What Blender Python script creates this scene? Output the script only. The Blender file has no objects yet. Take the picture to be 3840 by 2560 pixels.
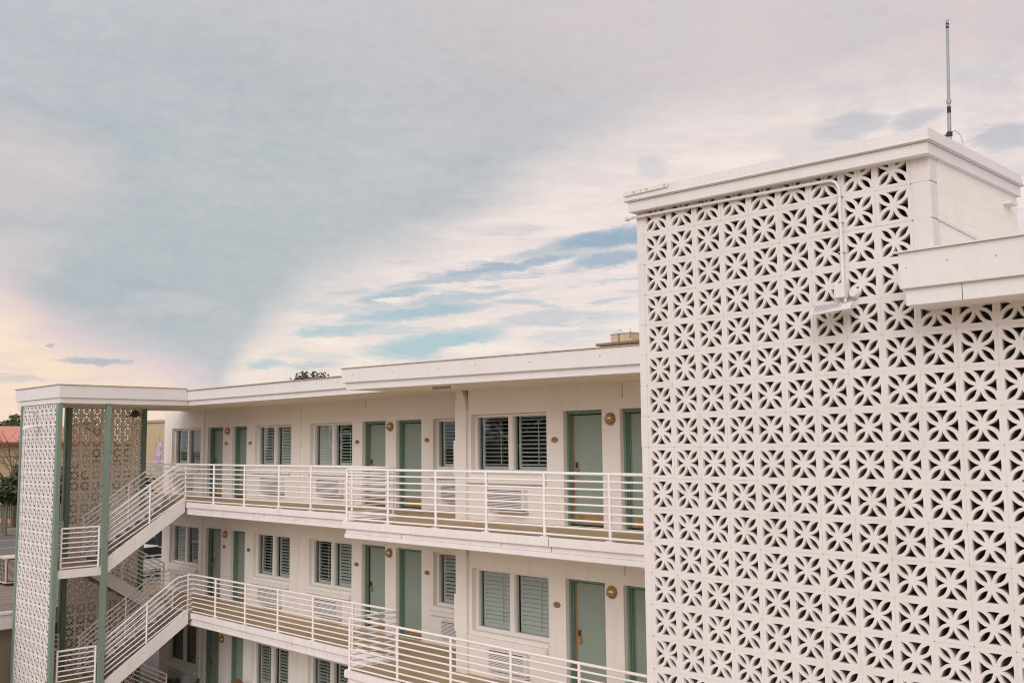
import bpy, math, random
from mathutils import Vector, Matrix
from mathutils.geometry import tessellate_polygon
random.seed(7)
S = bpy.context.scene
COL = S.collection

# ------------------------------------------------------------------ camera
cam = bpy.data.cameras.new("camera"); camo = bpy.data.objects.new("camera", cam); COL.objects.link(camo)
yaw, pitch, roll = 0.787490567, 0.101939567, -0.0101308346
fw = Vector((-math.sin(yaw)*math.cos(pitch), math.cos(yaw)*math.cos(pitch), math.sin(pitch)))
rt = Vector((math.cos(yaw), math.sin(yaw), 0)); up = rt.cross(fw)
r2 = rt*math.cos(roll)+up*math.sin(roll); u2 = up*math.cos(roll)-rt*math.sin(roll)
camo.matrix_world = Matrix(((r2.x, u2.x, -fw.x, 0), (r2.y, u2.y, -fw.y, 0), (r2.z, u2.z, -fw.z, 0), (0, 0, 0, 1)))
cam.lens = 35.149; cam.sensor_width = 36; cam.clip_start = 0.1; cam.clip_end = 3000
S.camera = camo

def lin(c):
    return tuple((x/255/12.92 if x/255 <= .04045 else ((x/255+.055)/1.055)**2.4) for x in c)+(1,)

# ------------------------------------------------------------------ sky and sun
SUN_EL, SUN_AZ = math.radians(31), math.radians(152)     # azimuth measured from +Y towards +X
W = bpy.data.worlds.new("World"); S.world = W; W.use_nodes = True
nt = W.node_tree; nt.nodes.clear()
def N(t, **k):
    n = nt.nodes.new(t)
    for a, b in k.items(): setattr(n, a, b)
    return n
def L(a, b): nt.links.new(a, b)
def M(op, a, b=None, c=None, clamp=False):
    n = N('ShaderNodeMath', operation=op, use_clamp=clamp)
    for i, x in enumerate((a, b, c)):
        if x is None: continue
        if isinstance(x, (int, float)): n.inputs[i].default_value = x
        else: L(x, n.inputs[i])
    return n.outputs[0]
def SM(v, a, b):
    n = N('ShaderNodeMapRange', interpolation_type='SMOOTHSTEP'); L(v, n.inputs[0])
    n.inputs[1].default_value = a; n.inputs[2].default_value = b; n.inputs[3].default_value = 0; n.inputs[4].default_value = 1
    return n.outputs[0]
def MIX(f, a, b):
    n = N('ShaderNodeMix', data_type='RGBA')
    if isinstance(f, (int, float)): n.inputs[0].default_value = f
    else: L(f, n.inputs[0])
    for i, x in ((6, a), (7, b)):
        if isinstance(x, tuple): n.inputs[i].default_value = x
        else: L(x, n.inputs[i])
    return n.outputs[2]
tc = N('ShaderNodeTexCoord'); sep = N('ShaderNodeSeparateXYZ'); L(tc.outputs['Generated'], sep.inputs[0])
AZ0 = M('ARCTAN2', M('MULTIPLY', sep.outputs[0], -1), sep.outputs[1])
EL0 = M('ARCSINE', sep.outputs[2])
cmb = N('ShaderNodeCombineXYZ'); L(AZ0, cmb.inputs[0]); L(EL0, cmb.inputs[1])
def noise(scale, sx=1, sy=1, rot=0, detail=5, rough=.55, off=0):
    m = N('ShaderNodeMapping'); L(cmb.outputs[0], m.inputs[0])
    m.inputs['Scale'].default_value = (sx, sy, 1); m.inputs['Rotation'].default_value = (0, 0, rot); m.inputs['Location'].default_value = (off, off*1.7, off)
    n = N('ShaderNodeTexNoise'); L(m.outputs[0], n.inputs['Vector'])
    n.inputs['Scale'].default_value = scale; n.inputs['Detail'].default_value = detail; n.inputs['Roughness'].default_value = rough
    return n
ndist = noise(9, 1, 2.2, 0, 4, .55, 3); sd = N('ShaderNodeSeparateColor'); L(ndist.outputs['Color'], sd.inputs[0])
nfine = noise(38, 1, 3.4, .12, 5, .62, 9); sf = N('ShaderNodeSeparateColor'); L(nfine.outputs['Color'], sf.inputs[0])
def cen(o, amp): return M('MULTIPLY', M('SUBTRACT', o, .5), amp)
AZ = M('ADD', AZ0, cen(sd.outputs[0], .05))
EL = M('ADD', M('ADD', EL0, cen(sd.outputs[1], .022)), cen(sf.outputs[1], .012))
nff = noise(120, 1, 3.0, .12, 5, .65, 77); sff = N('ShaderNodeSeparateColor'); L(nff.outputs['Color'], sff.inputs[0])
EL = M('ADD', EL, cen(sff.outputs[1], .0065))
AZF = M('ADD', M('ADD', AZ, cen(sf.outputs[0], .04)), cen(sff.outputs[0], .02))
def curve(pts):   # elevation of a cloud edge as a function of azimuth
    n = N('ShaderNodeFloatCurve'); L(M('DIVIDE', M('SUBTRACT', AZ, 0.2), 1.2, clamp=True), n.inputs['Value'])
    c = n.mapping.curves[0]; pts = sorted(pts)
    P = [((a-.2)/1.2, e/.5) for a, e in pts]
    c.points[0].location = P[0]; c.points[1].location = P[-1]
    for p in P[1:-1]: c.points.new(*p)
    n.mapping.update()
    return M('MULTIPLY', n.outputs[0], .5)
def blob(az, el, ra, re, tilt=-.12, amp=1.0, soft=.55):
    da = M('SUBTRACT', AZF, az); de = M('SUBTRACT', EL, el)
    c, s = math.cos(tilt), math.sin(tilt)
    u = M('DIVIDE', M('ADD', M('MULTIPLY', da, c), M('MULTIPLY', de, s)), ra)
    v = M('DIVIDE', M('SUBTRACT', M('MULTIPLY', de, c), M('MULTIPLY', da, s)), re)
    r = M('ADD', M('MULTIPLY', u, u), M('MULTIPLY', v, v))
    return M('MULTIPLY', SM(r, 1.0+soft, .15), amp)
def total(bs):
    o = bs[0]
    for b in bs[1:]: o = M('MAXIMUM', o, b)
    return o
# base: blue-grey sheet, lighter and rosier to the upper right and upper left
big = noise(2.6, 1, 1.8, .2, 3, .5, 1).outputs[0]
sheet = MIX(SM(big, .3, .7), lin((163, 178, 185)), lin((186, 193, 197)))
sheet = MIX(M('MULTIPLY', SM(M('SUBTRACT', M('MULTIPLY', EL, 1.0), M('MULTIPLY', AZ, .33)), -.06, .24), .85), sheet, lin((226, 208, 208)))
sheet = MIX(M('MULTIPLY', M('MULTIPLY', SM(noise(5.5, 1, 3.6, -.25, 6, .62, 41).outputs[0], .42, .66), SM(EL0, .1, .26)), .5), sheet, lin((204, 202, 208)))
sheet = MIX(M('MULTIPLY', SM(EL0, .15, .035), .75), sheet, lin((208, 205, 211)))
sheet = MIX(M('MULTIPLY', SM(M('ADD', EL, M('MULTIPLY', AZ, .35)), .62, .86), .75), sheet, lin((198, 200, 206)))
# bright veil in the lower right
ub = curve([(.2, .325), (.298, .324), (.40, .330), (.512, .327), (.663, .308), (.73, .284), (.82, .240), (.886, .207), (.93, .186), (.993, .152), (1.03, .120), (1.058, .070), (1.08, .02), (1.4, -.2)])
d1 = M('SUBTRACT', ub, EL)
veil = SM(d1, -.042, .044)
pink = MIX(SM(noise(11, 1, 4.5, .14, 8, .66, 5).outputs[0], .32, .66), lin((235, 221, 219)), lin((252, 236, 227)))
col = MIX(M('MULTIPLY', veil, .95), sheet, pink)
warm = M('MULTIPLY', SM(AZ0, .62, 1.0), SM(EL0, .17, .03))
col = MIX(M('MULTIPLY', M('MULTIPLY', warm, veil), .75), col, lin((248, 230, 212)))
# blue-grey of the upper right part of the veil
col = MIX(M('MULTIPLY', M('MULTIPLY', SM(AZ0, .60, .40), SM(noise(9, 1, 2.5, .1, 5, .6, 12).outputs[0], .44, .62)), .55), col, lin((200, 198, 206)))
# left corner: warm sunset light under the sheet
lb = curve([(.2, -.4), (.95, -.2), (1.03, -.01), (1.06, .016), (1.098, .044), (1.142, .064), (1.21, .088), (1.264, .122), (1.316, .150), (1.4, .17)])
d2 = M('SUBTRACT', lb, EL)
glow = SM(d2, -.034, .030)
peach = MIX(SM(EL0, .13, .0), lin((255, 231, 204)), lin((253, 225, 200)))
col = MIX(SM(d2, -.055, .0), col, lin((226, 208, 210)))
peach = MIX(M('MULTIPLY', SM(noise(16, 1, 5, .1, 6, .6, 52).outputs[0], .45, .66), .7), peach, lin((240, 216, 208)))
col = MIX(glow, col, peach)
col = MIX(total([blob(1.275, .245, .075, .036, -.1, .42, 2.2), blob(1.285, .16, .055, .024, -.35, .5, 1.8)]), col, lin((234, 214, 212)))
# pale streaks inside the sheet
col = MIX(total([blob(1.1198, .1343, .045, .012, 0, .45), blob(1.15, .125, .030, .006, 0, .35)]), col, lin((205, 203, 210)))
# blue gaps
zone = blob(.80, .145, .225, .062, -.22, 1.0, .8)
stre = SM(noise(8.0, 1, 6.5, -.16, 8, .66, 21).outputs[0], .50, .60)
gaps = total([M('MULTIPLY', M('MULTIPLY', zone, stre), .55)] + [blob(*g) for g in (
    (.69, .2005, .070, .0105, -.10, 1.), (.7982, .1768, .085, .0055, -.12, .85), (.6926, .180, .045, .008, -.12, .85),
    (.8599, .1649, .055, .0042, -.12, .7), (.7627, .1902, .035, .004, -.1, .6), (.905, .1508, .040, .0070, -.12, .85),
    (.838, .1475, .072, .0048, -.12, .7), (.8817, .1323, .080, .0080, -.12, .95), (.8644, .1005, .072, .0135, -.14, 1.),
    (.9592, .1125, .052, .0070, -.1, .85), (1.0259, .0786, .024, .006, 0, .8), (.6889, .1412, .03, .003, -.1, .5),
    (.9843, .0789, .025, .0045, 0, .5))])
blue = MIX(SM(EL0, .19, .10), lin((150, 176, 196)), lin((176, 202, 210)))
col = MIX(gaps, col, blue)
# white puffs at the lower edge of the gaps and grey streaks
col = MIX(total([blob(.815, .093, .050, .0065, 0, .9, .3), blob(.9591, .0996, .028, .0042, 0, .9, .3), blob(.88, .072, .05, .006, 0, .9, .4), blob(.905, .1475, .016, .003, 0, .9, .3)]), col, lin((252, 238, 224)))
col = MIX(total([blob(.7592, .1229, .060, .0078, -.06, .65), blob(.73, .108, .035, .005, -.06, .4), blob(.975, .078, .025, .0045, 0, .5)]), col, lin((190, 196, 207)))
col = MIX(total([blob(1.1853, .0795, .034, .0036, .03, .9, .4), blob(1.2205, .0917, .006, .0018, 0, .8), blob(1.25, .062, .022, .003, 0, .45), blob(1.14, .05, .02, .003, 0, .3)]), col, lin((176, 186, 200)))
col = MIX(total([blob(.4521, .2943, .030, .011, -.1, .8, .8), blob(.3971, .2938, .026, .009, -.1, .8, .8), blob(.3204, .2682, .028, .013, 0, .95, .8), blob(.6424, .2698, .017, .011, 0, .5, .9)]), col, lin((196, 196, 204)))
# behind and above the photographer the unseen sheet is brightened to light the walls
away = SM(EL0, .55, 1.1)
back = SM(sep.outputs[1], .15, -.35)
col = MIX(M('MAXIMUM', away, back), col, (.98, .93, .95, 1))
lp2 = noise(42, 1, 2.2, -.2, 7, .72, 30).outputs[0]
col = MIX(M('MULTIPLY', SM(lp2, .3, .7), .13), col, lin((242, 238, 232)))
skyt = N('ShaderNodeTexSky', sky_type='NISHITA'); skyt.sun_disc = False; skyt.sun_elevation = SUN_EL; skyt.sun_rotation = SUN_AZ
bg1 = N('ShaderNodeBackground'); L(skyt.outputs[0], bg1.inputs[0]); bg1.inputs[1].default_value = .06
bg2 = N('ShaderNodeBackground'); L(col, bg2.inputs[0]); bg2.inputs[1].default_value = 1.0
mx = N('ShaderNodeMixShader'); mx.inputs[0].default_value = .94; L(bg1.outputs[0], mx.inputs[1]); L(bg2.outputs[0], mx.inputs[2])
wo = N('ShaderNodeOutputWorld'); L(mx.outputs[0], wo.inputs[0])
W.cycles.sampling_method = 'MANUAL'; W.cycles.sample_map_resolution = 512

sl = bpy.data.lights.new("sun", 'SUN'); sl.energy = 1.62; sl.angle = math.radians(44); sl.color = (1, .95, .925)
so = bpy.data.objects.new("sun", sl); COL.objects.link(so)
sdir = Vector((math.sin(SUN_AZ)*math.cos(SUN_EL), math.cos(SUN_AZ)*math.cos(SUN_EL), math.sin(SUN_EL)))
so.rotation_euler = sdir.to_track_quat('Z', 'Y').to_euler()
S.view_settings.view_transform = 'Standard'; S.view_settings.look = 'None'; S.view_settings.exposure = 0; S.view_settings.gamma = 1
S.cycles.filter_width = 1.1; S.cycles.max_bounces = 8; S.cycles.transparent_max_bounces = 24; S.cycles.diffuse_bounces = 4

# ------------------------------------------------------------------ materials
def mat(name, c1, c2=None, scale=3, rough=.7, metal=0, bump=0, bscale=60, spec=.4, streak=.62, blocks=None, stretch=None, dirt=None, fine=None):
    m = bpy.data.materials.new(name); m.use_nodes = True; t = m.node_tree; b = t.nodes['Principled BSDF']
    c1 = tuple(c1)+(1,); c2 = tuple(c2)+(1,) if c2 else tuple(x*.88 for x in c1[:3])+(1,)
    g = t.nodes.new('ShaderNodeNewGeometry'); pos = g.outputs['Position']
    def nz(sc, det=5, ro=.6, vec=None):
        n = t.nodes.new('ShaderNodeTexNoise'); n.inputs['Scale'].default_value = sc; n.inputs['Detail'].default_value = det; n.inputs['Roughness'].default_value = ro
        t.links.new(vec or pos, n.inputs['Vector']); return n.outputs[0]
    def mr(v, a, b_, c=0, d=1):
        n = t.nodes.new('ShaderNodeMapRange'); t.links.new(v, n.inputs[0])
        for i, x in enumerate((a, b_, c, d)): n.inputs[i+1].default_value = x
        return n.outputs[0]
    def mix(f, a, c, bt='MIX'):
        n = t.nodes.new('ShaderNodeMix'); n.data_type = 'RGBA'; n.blend_type = bt
        if isinstance(f, float): n.inputs[0].default_value = f
        else: t.links.new(f, n.inputs[0])
        for i, x in ((6, a), (7, c)):
            if isinstance(x, tuple): n.inputs[i].default_value = x
            else: t.links.new(x, n.inputs[i])
        return n.outputs[2]
    vec = None
    if stretch:
        mp = t.nodes.new('ShaderNodeMapping'); mp.inputs['Scale'].default_value = stretch; t.links.new(pos, mp.inputs[0]); vec = mp.outputs[0]
    c = mix(mr(nz(scale, vec=vec), .35, .68), c1, c2)
    if fine: c = mix(mr(nz(fine, 2, .5), .3, .7, 0, .35), c, tuple(x*.8 for x in c1[:3])+(1,))
    if dirt:
        mp = t.nodes.new('ShaderNodeMapping'); mp.inputs['Scale'].default_value = (3.2, 3.2, .45); t.links.new(pos, mp.inputs[0])
        f = mr(nz(1.6, 7, .7, mp.outputs[0]), .52, .78, 0, streak)
        c = mix(f, c, tuple(dirt)+(1,))
        c = mix(mr(nz(23, 3, .7), .66, .78, 0, .35), c, tuple(dirt)+(1,))
    hgt = nz(bscale, 3, .6) if bump else None
    if blocks:                       # painted block joints
        sx = t.nodes.new('ShaderNodeSeparateXYZ'); t.links.new(pos, sx.inputs[0])
        cx = t.nodes.new('ShaderNodeCombineXYZ')
        ad = t.nodes.new('ShaderNodeMath'); ad.operation = 'ADD'; t.links.new(sx.outputs[0], ad.inputs[0]); t.links.new(sx.outputs[1], ad.inputs[1])
        t.links.new(ad.outputs[0], cx.inputs[0]); t.links.new(sx.outputs[2], cx.inputs[1])
        br = t.nodes.new('ShaderNodeTexBrick'); t.links.new(cx.outputs[0], br.inputs['Vector'])
        br.inputs['Scale'].default_value = 1; br.inputs['Mortar Size'].default_value = .004; br.inputs['Mortar Smooth'].default_value = .6
        br.inputs['Brick Width'].default_value = blocks[0]; br.inputs['Row Height'].default_value = blocks[1]
        fac = br.outputs['Fac']
        c = mix(mr(fac, 0, 1, 0, .09), c, (.35, .31, .28, 1))
        bj = t.nodes.new('ShaderNodeBump'); bj.inputs['Strength'].default_value = .35; bj.inputs['Distance'].default_value = .01; bj.invert = True
        t.links.new(fac, bj.inputs['Height'])
        if not bump: t.links.new(bj.outputs[0], b.inputs['Normal'])
    if bump:
        bp = t.nodes.new('ShaderNodeBump'); bp.inputs['Strength'].default_value = bump; bp.inputs['Distance'].default_value = .01
        t.links.new(hgt, bp.inputs['Height']); t.links.new(bp.outputs[0], b.inputs['Normal'])
        if blocks: t.links.new(bj.outputs[0], bp.inputs['Normal'])
    t.links.new(c, b.inputs['Base Color'])
    b.inputs['Roughness'].default_value = rough; b.inputs['Metallic'].default_value = metal; b.inputs['Specular IOR Level'].default_value = spec
    return m
WALL = mat('painted_block', (.87, .81, .75), (.83, .775, .72), .8, .8, streak=.28, bump=.6, bscale=70, blocks=(.406, .203), dirt=(.62, .55, .48), fine=90)
BREEZE = mat('painted_breeze_block', (.785, .737, .725), (.74, .692, .682), 1.6, .8, bump=.7, bscale=110, dirt=(.62, .56, .50), fine=70)
HOLESHADE = mat('block_hole_shade', (.22, .175, .135), (.16, .135, .11), 6, .95)  # shade of the block holes painted as a dark colour on their deep walls
MORTAR = mat('painted_mortar', (.74, .68, .67), (.68, .62, .60), 8, .85, bump=.8, bscale=90)
SLAB = mat('painted_slab_edge', (.81, .765, .76), (.75, .70, .69), 1.5, .75, bump=.5, bscale=60, dirt=(.58, .50, .42), fine=80)
SOFF = mat('soffit_paint', (.80, .72, .62), (.74, .66, .56), 1.2, .85, bump=.3, bscale=60, dirt=(.6, .52, .42))
FASC = mat('painted_fascia', (.755, .715, .718), (.72, .685, .685), 1.1, .55, bump=.25, bscale=14, dirt=(.62, .57, .53), fine=90)
DRIP = mat('rusty_roof_edge', (.36, .27, .2), (.5, .42, .36), 9, .6)
FLOOR = mat('tan_walkway_coating', (.55, .41, .25), (.45, .34, .22), 1.7, .75, bump=.4, bscale=40, dirt=(.22, .18, .14), fine=60)
STEP = mat('shaded_brown_step', (.31, .25, .21), (.24, .20, .17), 3, .8, bump=.4, dirt=(.15, .12, .1))  # concrete steps coloured dark brown for the shade they lie in
RAIL = mat('white_painted_metal', (.86, .81, .80), (.81, .76, .75), 5, .45, fine=40)
FRAMEW = mat('white_window_frame', (.78, .73, .70), (.74, .69, .66), 5, .5)
SHUT = mat('shutter_white', (.80, .82, .79), (.75, .77, .74), 4, .5)
DOORG = mat('sage_door_paint', (.285, .345, .29), (.255, .315, .265), 2.2, .55, bump=.15, fine=70)
FRAMEG = mat('sage_frame_paint', (.17, .25, .195), (.15, .225, .175), 3, .55)
POSTG = mat('green_column_paint', (.205, .28, .23), (.18, .25, .205), 2, .5, fine=60)
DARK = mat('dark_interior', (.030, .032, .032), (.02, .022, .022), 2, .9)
BLACK = mat('flat_black', (.008, .008, .009), None, 3, .6)
BRASS = mat('brass', (.64, .44, .20), (.50, .33, .14), 6, .34, .85)
BRONZE = mat('aged_brass_lamp', (.44, .28, .14), (.32, .20, .10), 12, .4, .7)
LENS = mat('frosted_lamp_glass', (.42, .33, .25), (.34, .26, .2), 12, .25)
BREEZE_LIT = mat('bounce_lit_block', (.88, .79, .66), (.82, .73, .61), 1.6, .8, bump=.6, bscale=110)  # block colour lightened and warmed in place of bounce light on the side screen
SIGNF = mat('sign_face_gold', (.55, .36, .20), (.46, .29, .16), 25, .4, .3)
SIGND = mat('sign_dark_bronze', (.07, .035, .02), None, 25, .5)
ACW = mat('ac_white', (.78, .74, .72), (.72, .69, .67), 5, .5)
ORANGE = mat('orange_weather_strip', (.42, .19, .08), (.34, .16, .08), 6, .6)
BLUE = mat('blue_tag', (.05, .22, .55), None, 5, .6)
GREYM = mat('grey_galvanised', (.34, .37, .38), (.27, .30, .31), 9, .45, .3)
TAPE = mat('black_tape', (.02, .02, .022), (.05, .04, .035), 20, .6)
CONC = mat('grey_concrete', (.42, .38, .34), (.34, .31, .28), .9, .9, bump=.5, bscale=30, dirt=(.25, .2, .16))
ASPH = mat('asphalt', (.17, .15, .145), (.13, .118, .115), .35, .9, bump=.4, bscale=20, fine=30)
GRND = mat('ground_earth', (.17, .15, .10), (.10, .12, .06), .08, .95)
ROOFB = mat('brown_weathered_roof', (.20, .135, .105), (.33, .26, .21), 1.3, .9, stretch=(1.6, .3, 1), bump=.4, fine=4)
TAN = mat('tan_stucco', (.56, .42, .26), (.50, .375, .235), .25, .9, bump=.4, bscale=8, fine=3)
YBRICK = mat('yellow_brick', (.62, .50, .33), (.53, .42, .28), .8, .9, fine=9)
CORN = mat('brown_cornice', (.28, .19, .12), (.22, .15, .1), 1, .9)
REDR = mat('salmon_roof', (.66, .27, .19), (.60, .245, .17), .4, .7, fine=5)
REDE = mat('red_eave', (.30, .07, .05), None, 1, .6)
TRUNK = mat('bark', (.20, .15, .11), (.13, .10, .075), 6, .95, stretch=(1, 1, .2))
def leafmat(n, a, b, tr=.25):
    m = mat(n, a, b, 5, .6); bb = m.node_tree.nodes['Principled BSDF']
    return m
LEAF1 = leafmat('leaf_olive', (.085, .10, .045), (.05, .065, .03))
LEAF2 = leafmat('leaf_dark', (.045, .06, .035), (.03, .042, .022))
LEAF3 = leafmat('leaf_rust', (.17, .12, .055), (.10, .09, .04))
GRASS = mat('court_green', (.12, .24, .12), (.10, .20, .10), .4, .9)
CLAY = mat('red_clay', (.52, .24, .17), (.44, .21, .15), .5, .9)
PIL = mat('iris_petal_lilac', (.52, .38, .46), (.66, .55, .62), 5, .9)
PIL2 = mat('iris_petal_purple', (.42, .24, .34), (.60, .46, .56), 5, .9)
PAINTG = mat('mural_blue_green', (.20, .30, .27), (.26, .36, .33), 5, .9)
CARB = mat('black_car_paint', (.012, .012, .014), None, 2, .18, spec=.6)
CARW = mat('white_car_paint', (.7, .68, .66), None, 2, .25)
RUB = mat('rubber', (.02, .02, .02), None, 4, .85)
IRON = mat('black_iron', (.014, .014, .015), None, 4, .5)
TEAK = mat('red_brown_wood', (.22, .085, .045), (.16, .06, .03), 14, .6, stretch=(1, 1, .15))
BLUEG = mat('weathered_grey_wood', (.30, .33, .35), None, 10, .7)
CONDG = mat('condenser_grey_fin', (.085, .08, .082), (.06, .056, .058), 30, .6)
COND = mat('condenser_cream', (.66, .57, .48), (.6, .52, .44), 5, .55)
ROOFD = mat('dark_shingle', (.055, .05, .048), (.04, .036, .034), 3, .9)
def glassmat():
    m = bpy.data.materials.new('window_glass'); m.use_nodes = True; t = m.node_tree; t.nodes.clear()
    tr = t.nodes.new('ShaderNodeBsdfTransparent'); tr.inputs[0].default_value = (.87, .90, .87, 1)
    gl = t.nodes.new('ShaderNodeBsdfGlossy'); gl.inputs['Roughness'].default_value = .015; gl.inputs['Color'].default_value = (.9, .97, 1, 1)
    fr = t.nodes.new('ShaderNodeFresnel'); fr.inputs[0].default_value = 1.5
    mu = t.nodes.new('ShaderNodeMath'); mu.operation = 'MULTIPLY'; mu.use_clamp = True; mu.inputs[1].default_value = 1.05
    t.links.new(fr.outputs[0], mu.inputs[0])
    # slightly wavy pane
    n = t.nodes.new('ShaderNodeTexNoise'); n.inputs['Scale'].default_value = 1.3; g = t.nodes.new('ShaderNodeNewGeometry'); t.links.new(g.outputs['Position'], n.inputs['Vector'])
    bp = t.nodes.new('ShaderNodeBump'); bp.inputs['Strength'].default_value = .04; bp.inputs['Distance'].default_value = .05; t.links.new(n.outputs[0], bp.inputs['Height']); t.links.new(bp.outputs[0], gl.inputs['Normal'])
    mxs = t.nodes.new('ShaderNodeMixShader'); o = t.nodes.new('ShaderNodeOutputMaterial')
    t.links.new(mu.outputs[0], mxs.inputs[0]); t.links.new(tr.outputs[0], mxs.inputs[1]); t.links.new(gl.outputs[0], mxs.inputs[2]); t.links.new(mxs.outputs[0], o.inputs[0])
    return m
GLASS = glassmat()

# ------------------------------------------------------------------ mesh helpers
class MB:
    def __init__(s): s.v = []; s.f = []
    def add(s, vs, fs):
        n = len(s.v); s.v += [tuple(v) for v in vs]; s.f += [tuple(i+n for i in f) for f in fs]; return s
    def box(s, x0, y0, z0, x1, y1, z1):
        if x0 > x1: x0, x1 = x1, x0
        if y0 > y1: y0, y1 = y1, y0
        if z0 > z1: z0, z1 = z1, z0
        return s.add([(x0, y0, z0), (x1, y0, z0), (x1, y1, z0), (x0, y1, z0), (x0, y0, z1), (x1, y0, z1), (x1, y1, z1), (x0, y1, z1)],
                     [(0, 3, 2, 1), (4, 5, 6, 7), (0, 1, 5, 4), (1, 2, 6, 5), (2, 3, 7, 6), (3, 0, 4, 7)])
    def hexa(s, b4, t4):      # 4 bottom points, 4 top points (counter-clockwise seen from above)
        return s.add(list(b4)+list(t4), [(0, 3, 2, 1), (4, 5, 6, 7), (0, 1, 5, 4), (1, 2, 6, 5), (2, 3, 7, 6), (3, 0, 4, 7)])
    def prism(s, poly, axis, a, b):   # poly 2-D extruded along axis ('x': poly is (y,z))
        n = len(poly)
        def P(p, q): return {'x': (q, p[0], p[1]), 'y': (p[0], q, p[1]), 'z': (p[0], p[1], q)}[axis]
        vs = [P(p, a) for p in poly]+[P(p, b) for p in poly]
        return s.add(vs, [tuple(range(n)), tuple(range(2*n-1, n-1, -1))]+[(i, i+n, (i+1) % n+n, (i+1) % n) for i in range(n)])
    def tube(s, pts, r, n=10, r2=None, caps=True):
        pts = [Vector(p) for p in pts]; k = len(pts); base = len(s.v)
        prev = None
        for i, p in enumerate(pts):
            d = (pts[min(i+1, k-1)]-pts[max(i-1, 0)]).normalized()
            if prev is None:
                a = Vector((0, 0, 1)) if abs(d.z) < .9 else Vector((1, 0, 0)); u = d.cross(a).normalized()
            else: u = (prev-d*prev.dot(d)).normalized()
            prev = u; w = d.cross(u); rr = r if r2 is None else r+(r2-r)*i/max(1, k-1)
            for j in range(n):
                t = 2*math.pi*j/n; s.v.append(tuple(p+(u*math.cos(t)+w*math.sin(t))*rr))
        for i in range(k-1):
            for j in range(n):
                a = base+i*n+j; b = base+i*n+(j+1) % n; s.f.append((a, b, b+n, a+n))
        if caps: s.f.append(tuple(base+j for j in range(n-1, -1, -1))); s.f.append(tuple(base+(k-1)*n+j for j in range(n)))
        return s
    def lathe(s, prof, c, axis='z', n=20, a0=0, a1=2*math.pi):   # prof [(r,h)]
        base = len(s.v); full = abs(a1-a0-2*math.pi) < 1e-6; m = n if full else n+1
        for r, h in prof:
            for j in range(m):
                t = a0+(a1-a0)*j/n; x, y = r*math.cos(t), r*math.sin(t)
                s.v.append({'z': (c[0]+x, c[1]+y, c[2]+h), 'y': (c[0]+x, c[1]-h, c[2]+y), 'x': (c[0]+h, c[1]+x, c[2]+y)}[axis])
        for i in range(len(prof)-1):
            for j in range(n):
                a = base+i*m+j; b = base+i*m+((j+1) % m if full else j+1); s.f.append((a, b, b+m, a+m))
        return s
    def build(s, name, m, parent=None, smooth=False, bevel=0, loc=None, recalc=True, m2=None, mi=None):
        me = bpy.data.meshes.new(name); off = Vector((0, 0, 0))
        if parent is not None and loc is None: off = wloc(parent)
        me.from_pydata([tuple(Vector(v)-off) for v in s.v] if off.length else s.v, [], s.f); me.update()
        import bmesh
        bm = bmesh.new(); bm.from_mesh(me)
        if recalc: bmesh.ops.recalc_face_normals(bm, faces=bm.faces)
        if bevel: bmesh.ops.bevel(bm, geom=list(bm.edges), offset=bevel, segments=2, affect='EDGES', clamp_overlap=True)
        bm.to_mesh(me); bm.free()
        if smooth:
            for p in me.polygons: p.use_smooth = True
            me.set_sharp_from_angle(angle=math.radians(40))
        me.materials.append(m)
        if m2: me.materials.append(m2); me.polygons.foreach_set('material_index', mi)
        o = bpy.data.objects.new(name, me); COL.objects.link(o)
        if parent is not None: o.parent = parent
        return o
def wloc(o):
    v = Vector(o.location)
    while o.parent: o = o.parent; v += Vector(o.location)
    return v
def tag(o, label, cat, group=None):
    o['label'] = label; o['category'] = cat
    if group: o['group'] = group
    return o
def thing(name, label, cat, loc=(0, 0, 0), group=None, rz=0):
    o = bpy.data.objects.new(name, None); COL.objects.link(o); o.location = loc; o.rotation_euler = (0, 0, rz); o.empty_display_size = .2
    return tag(o, label, cat, group)
def struct(o, kind='structure'): o['kind'] = kind; return o
def dup(o, loc, label=None, rz=None):
    r = o.copy(); COL.objects.link(r); r.location = loc
    if rz is not None: r.rotation_euler = (0, 0, rz)
    if label: r['label'] = label
    for ch in list(o.children):
        c = ch.copy(); COL.objects.link(c); c.parent = r
        for g in list(ch.children):
            d = g.copy(); COL.objects.link(d); d.parent = c
    return r

F = [-1.53, -4.60, -7.67]          # floor levels, third storey first
G = -7.67
YR, YL = 14.0, 15.45               # facade planes right and left of the step
XS = -15.70                        # the step in the facade

# ------------------------------------------------------------------ ground
MB().add([(-1500, -1500, G), (1500, -1500, G), (1500, 1500, G), (-1500, 1500, G)], [(0, 1, 2, 3)]).build('ground', GRND)
struct(bpy.data.objects['ground'])
struct(MB().add([(-47, 15.6, G+.012), (-12, 15.6, G+.012), (-12, 60, G+.012), (-47, 60, G+.012)][::1], [(0, 1, 2, 3)]).build('parking_lot', ASPH))
struct(MB().add([(-96.5, -60, G+.008), (-47.5, -60, G+.008), (-47.5, 160, G+.008), (-96.5, 160, G+.008)], [(0, 1, 2, 3)]).build('road', ASPH))
pm = MB()
for x in (-91, -84, -77.5): pm.add([(x-.09, -50, G+.016), (x+.09, -50, G+.016), (x+.09, 120, G+.016), (x-.09, 120, G+.016)], [(0, 1, 2, 3)])
struct(pm.build('road_marking', FRAMEW))
struct(MB().box(-96.8, -60, G-.1, -96.5, 160, G+.14).build('kerb', CONC))
struct(MB().add([(-104.8, -60, G+.02), (-96.8, -60, G+.02), (-96.8, 160, G+.02), (-104.8, 160, G+.02)], [(0, 1, 2, 3)]).build('pavement', CONC))
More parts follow.
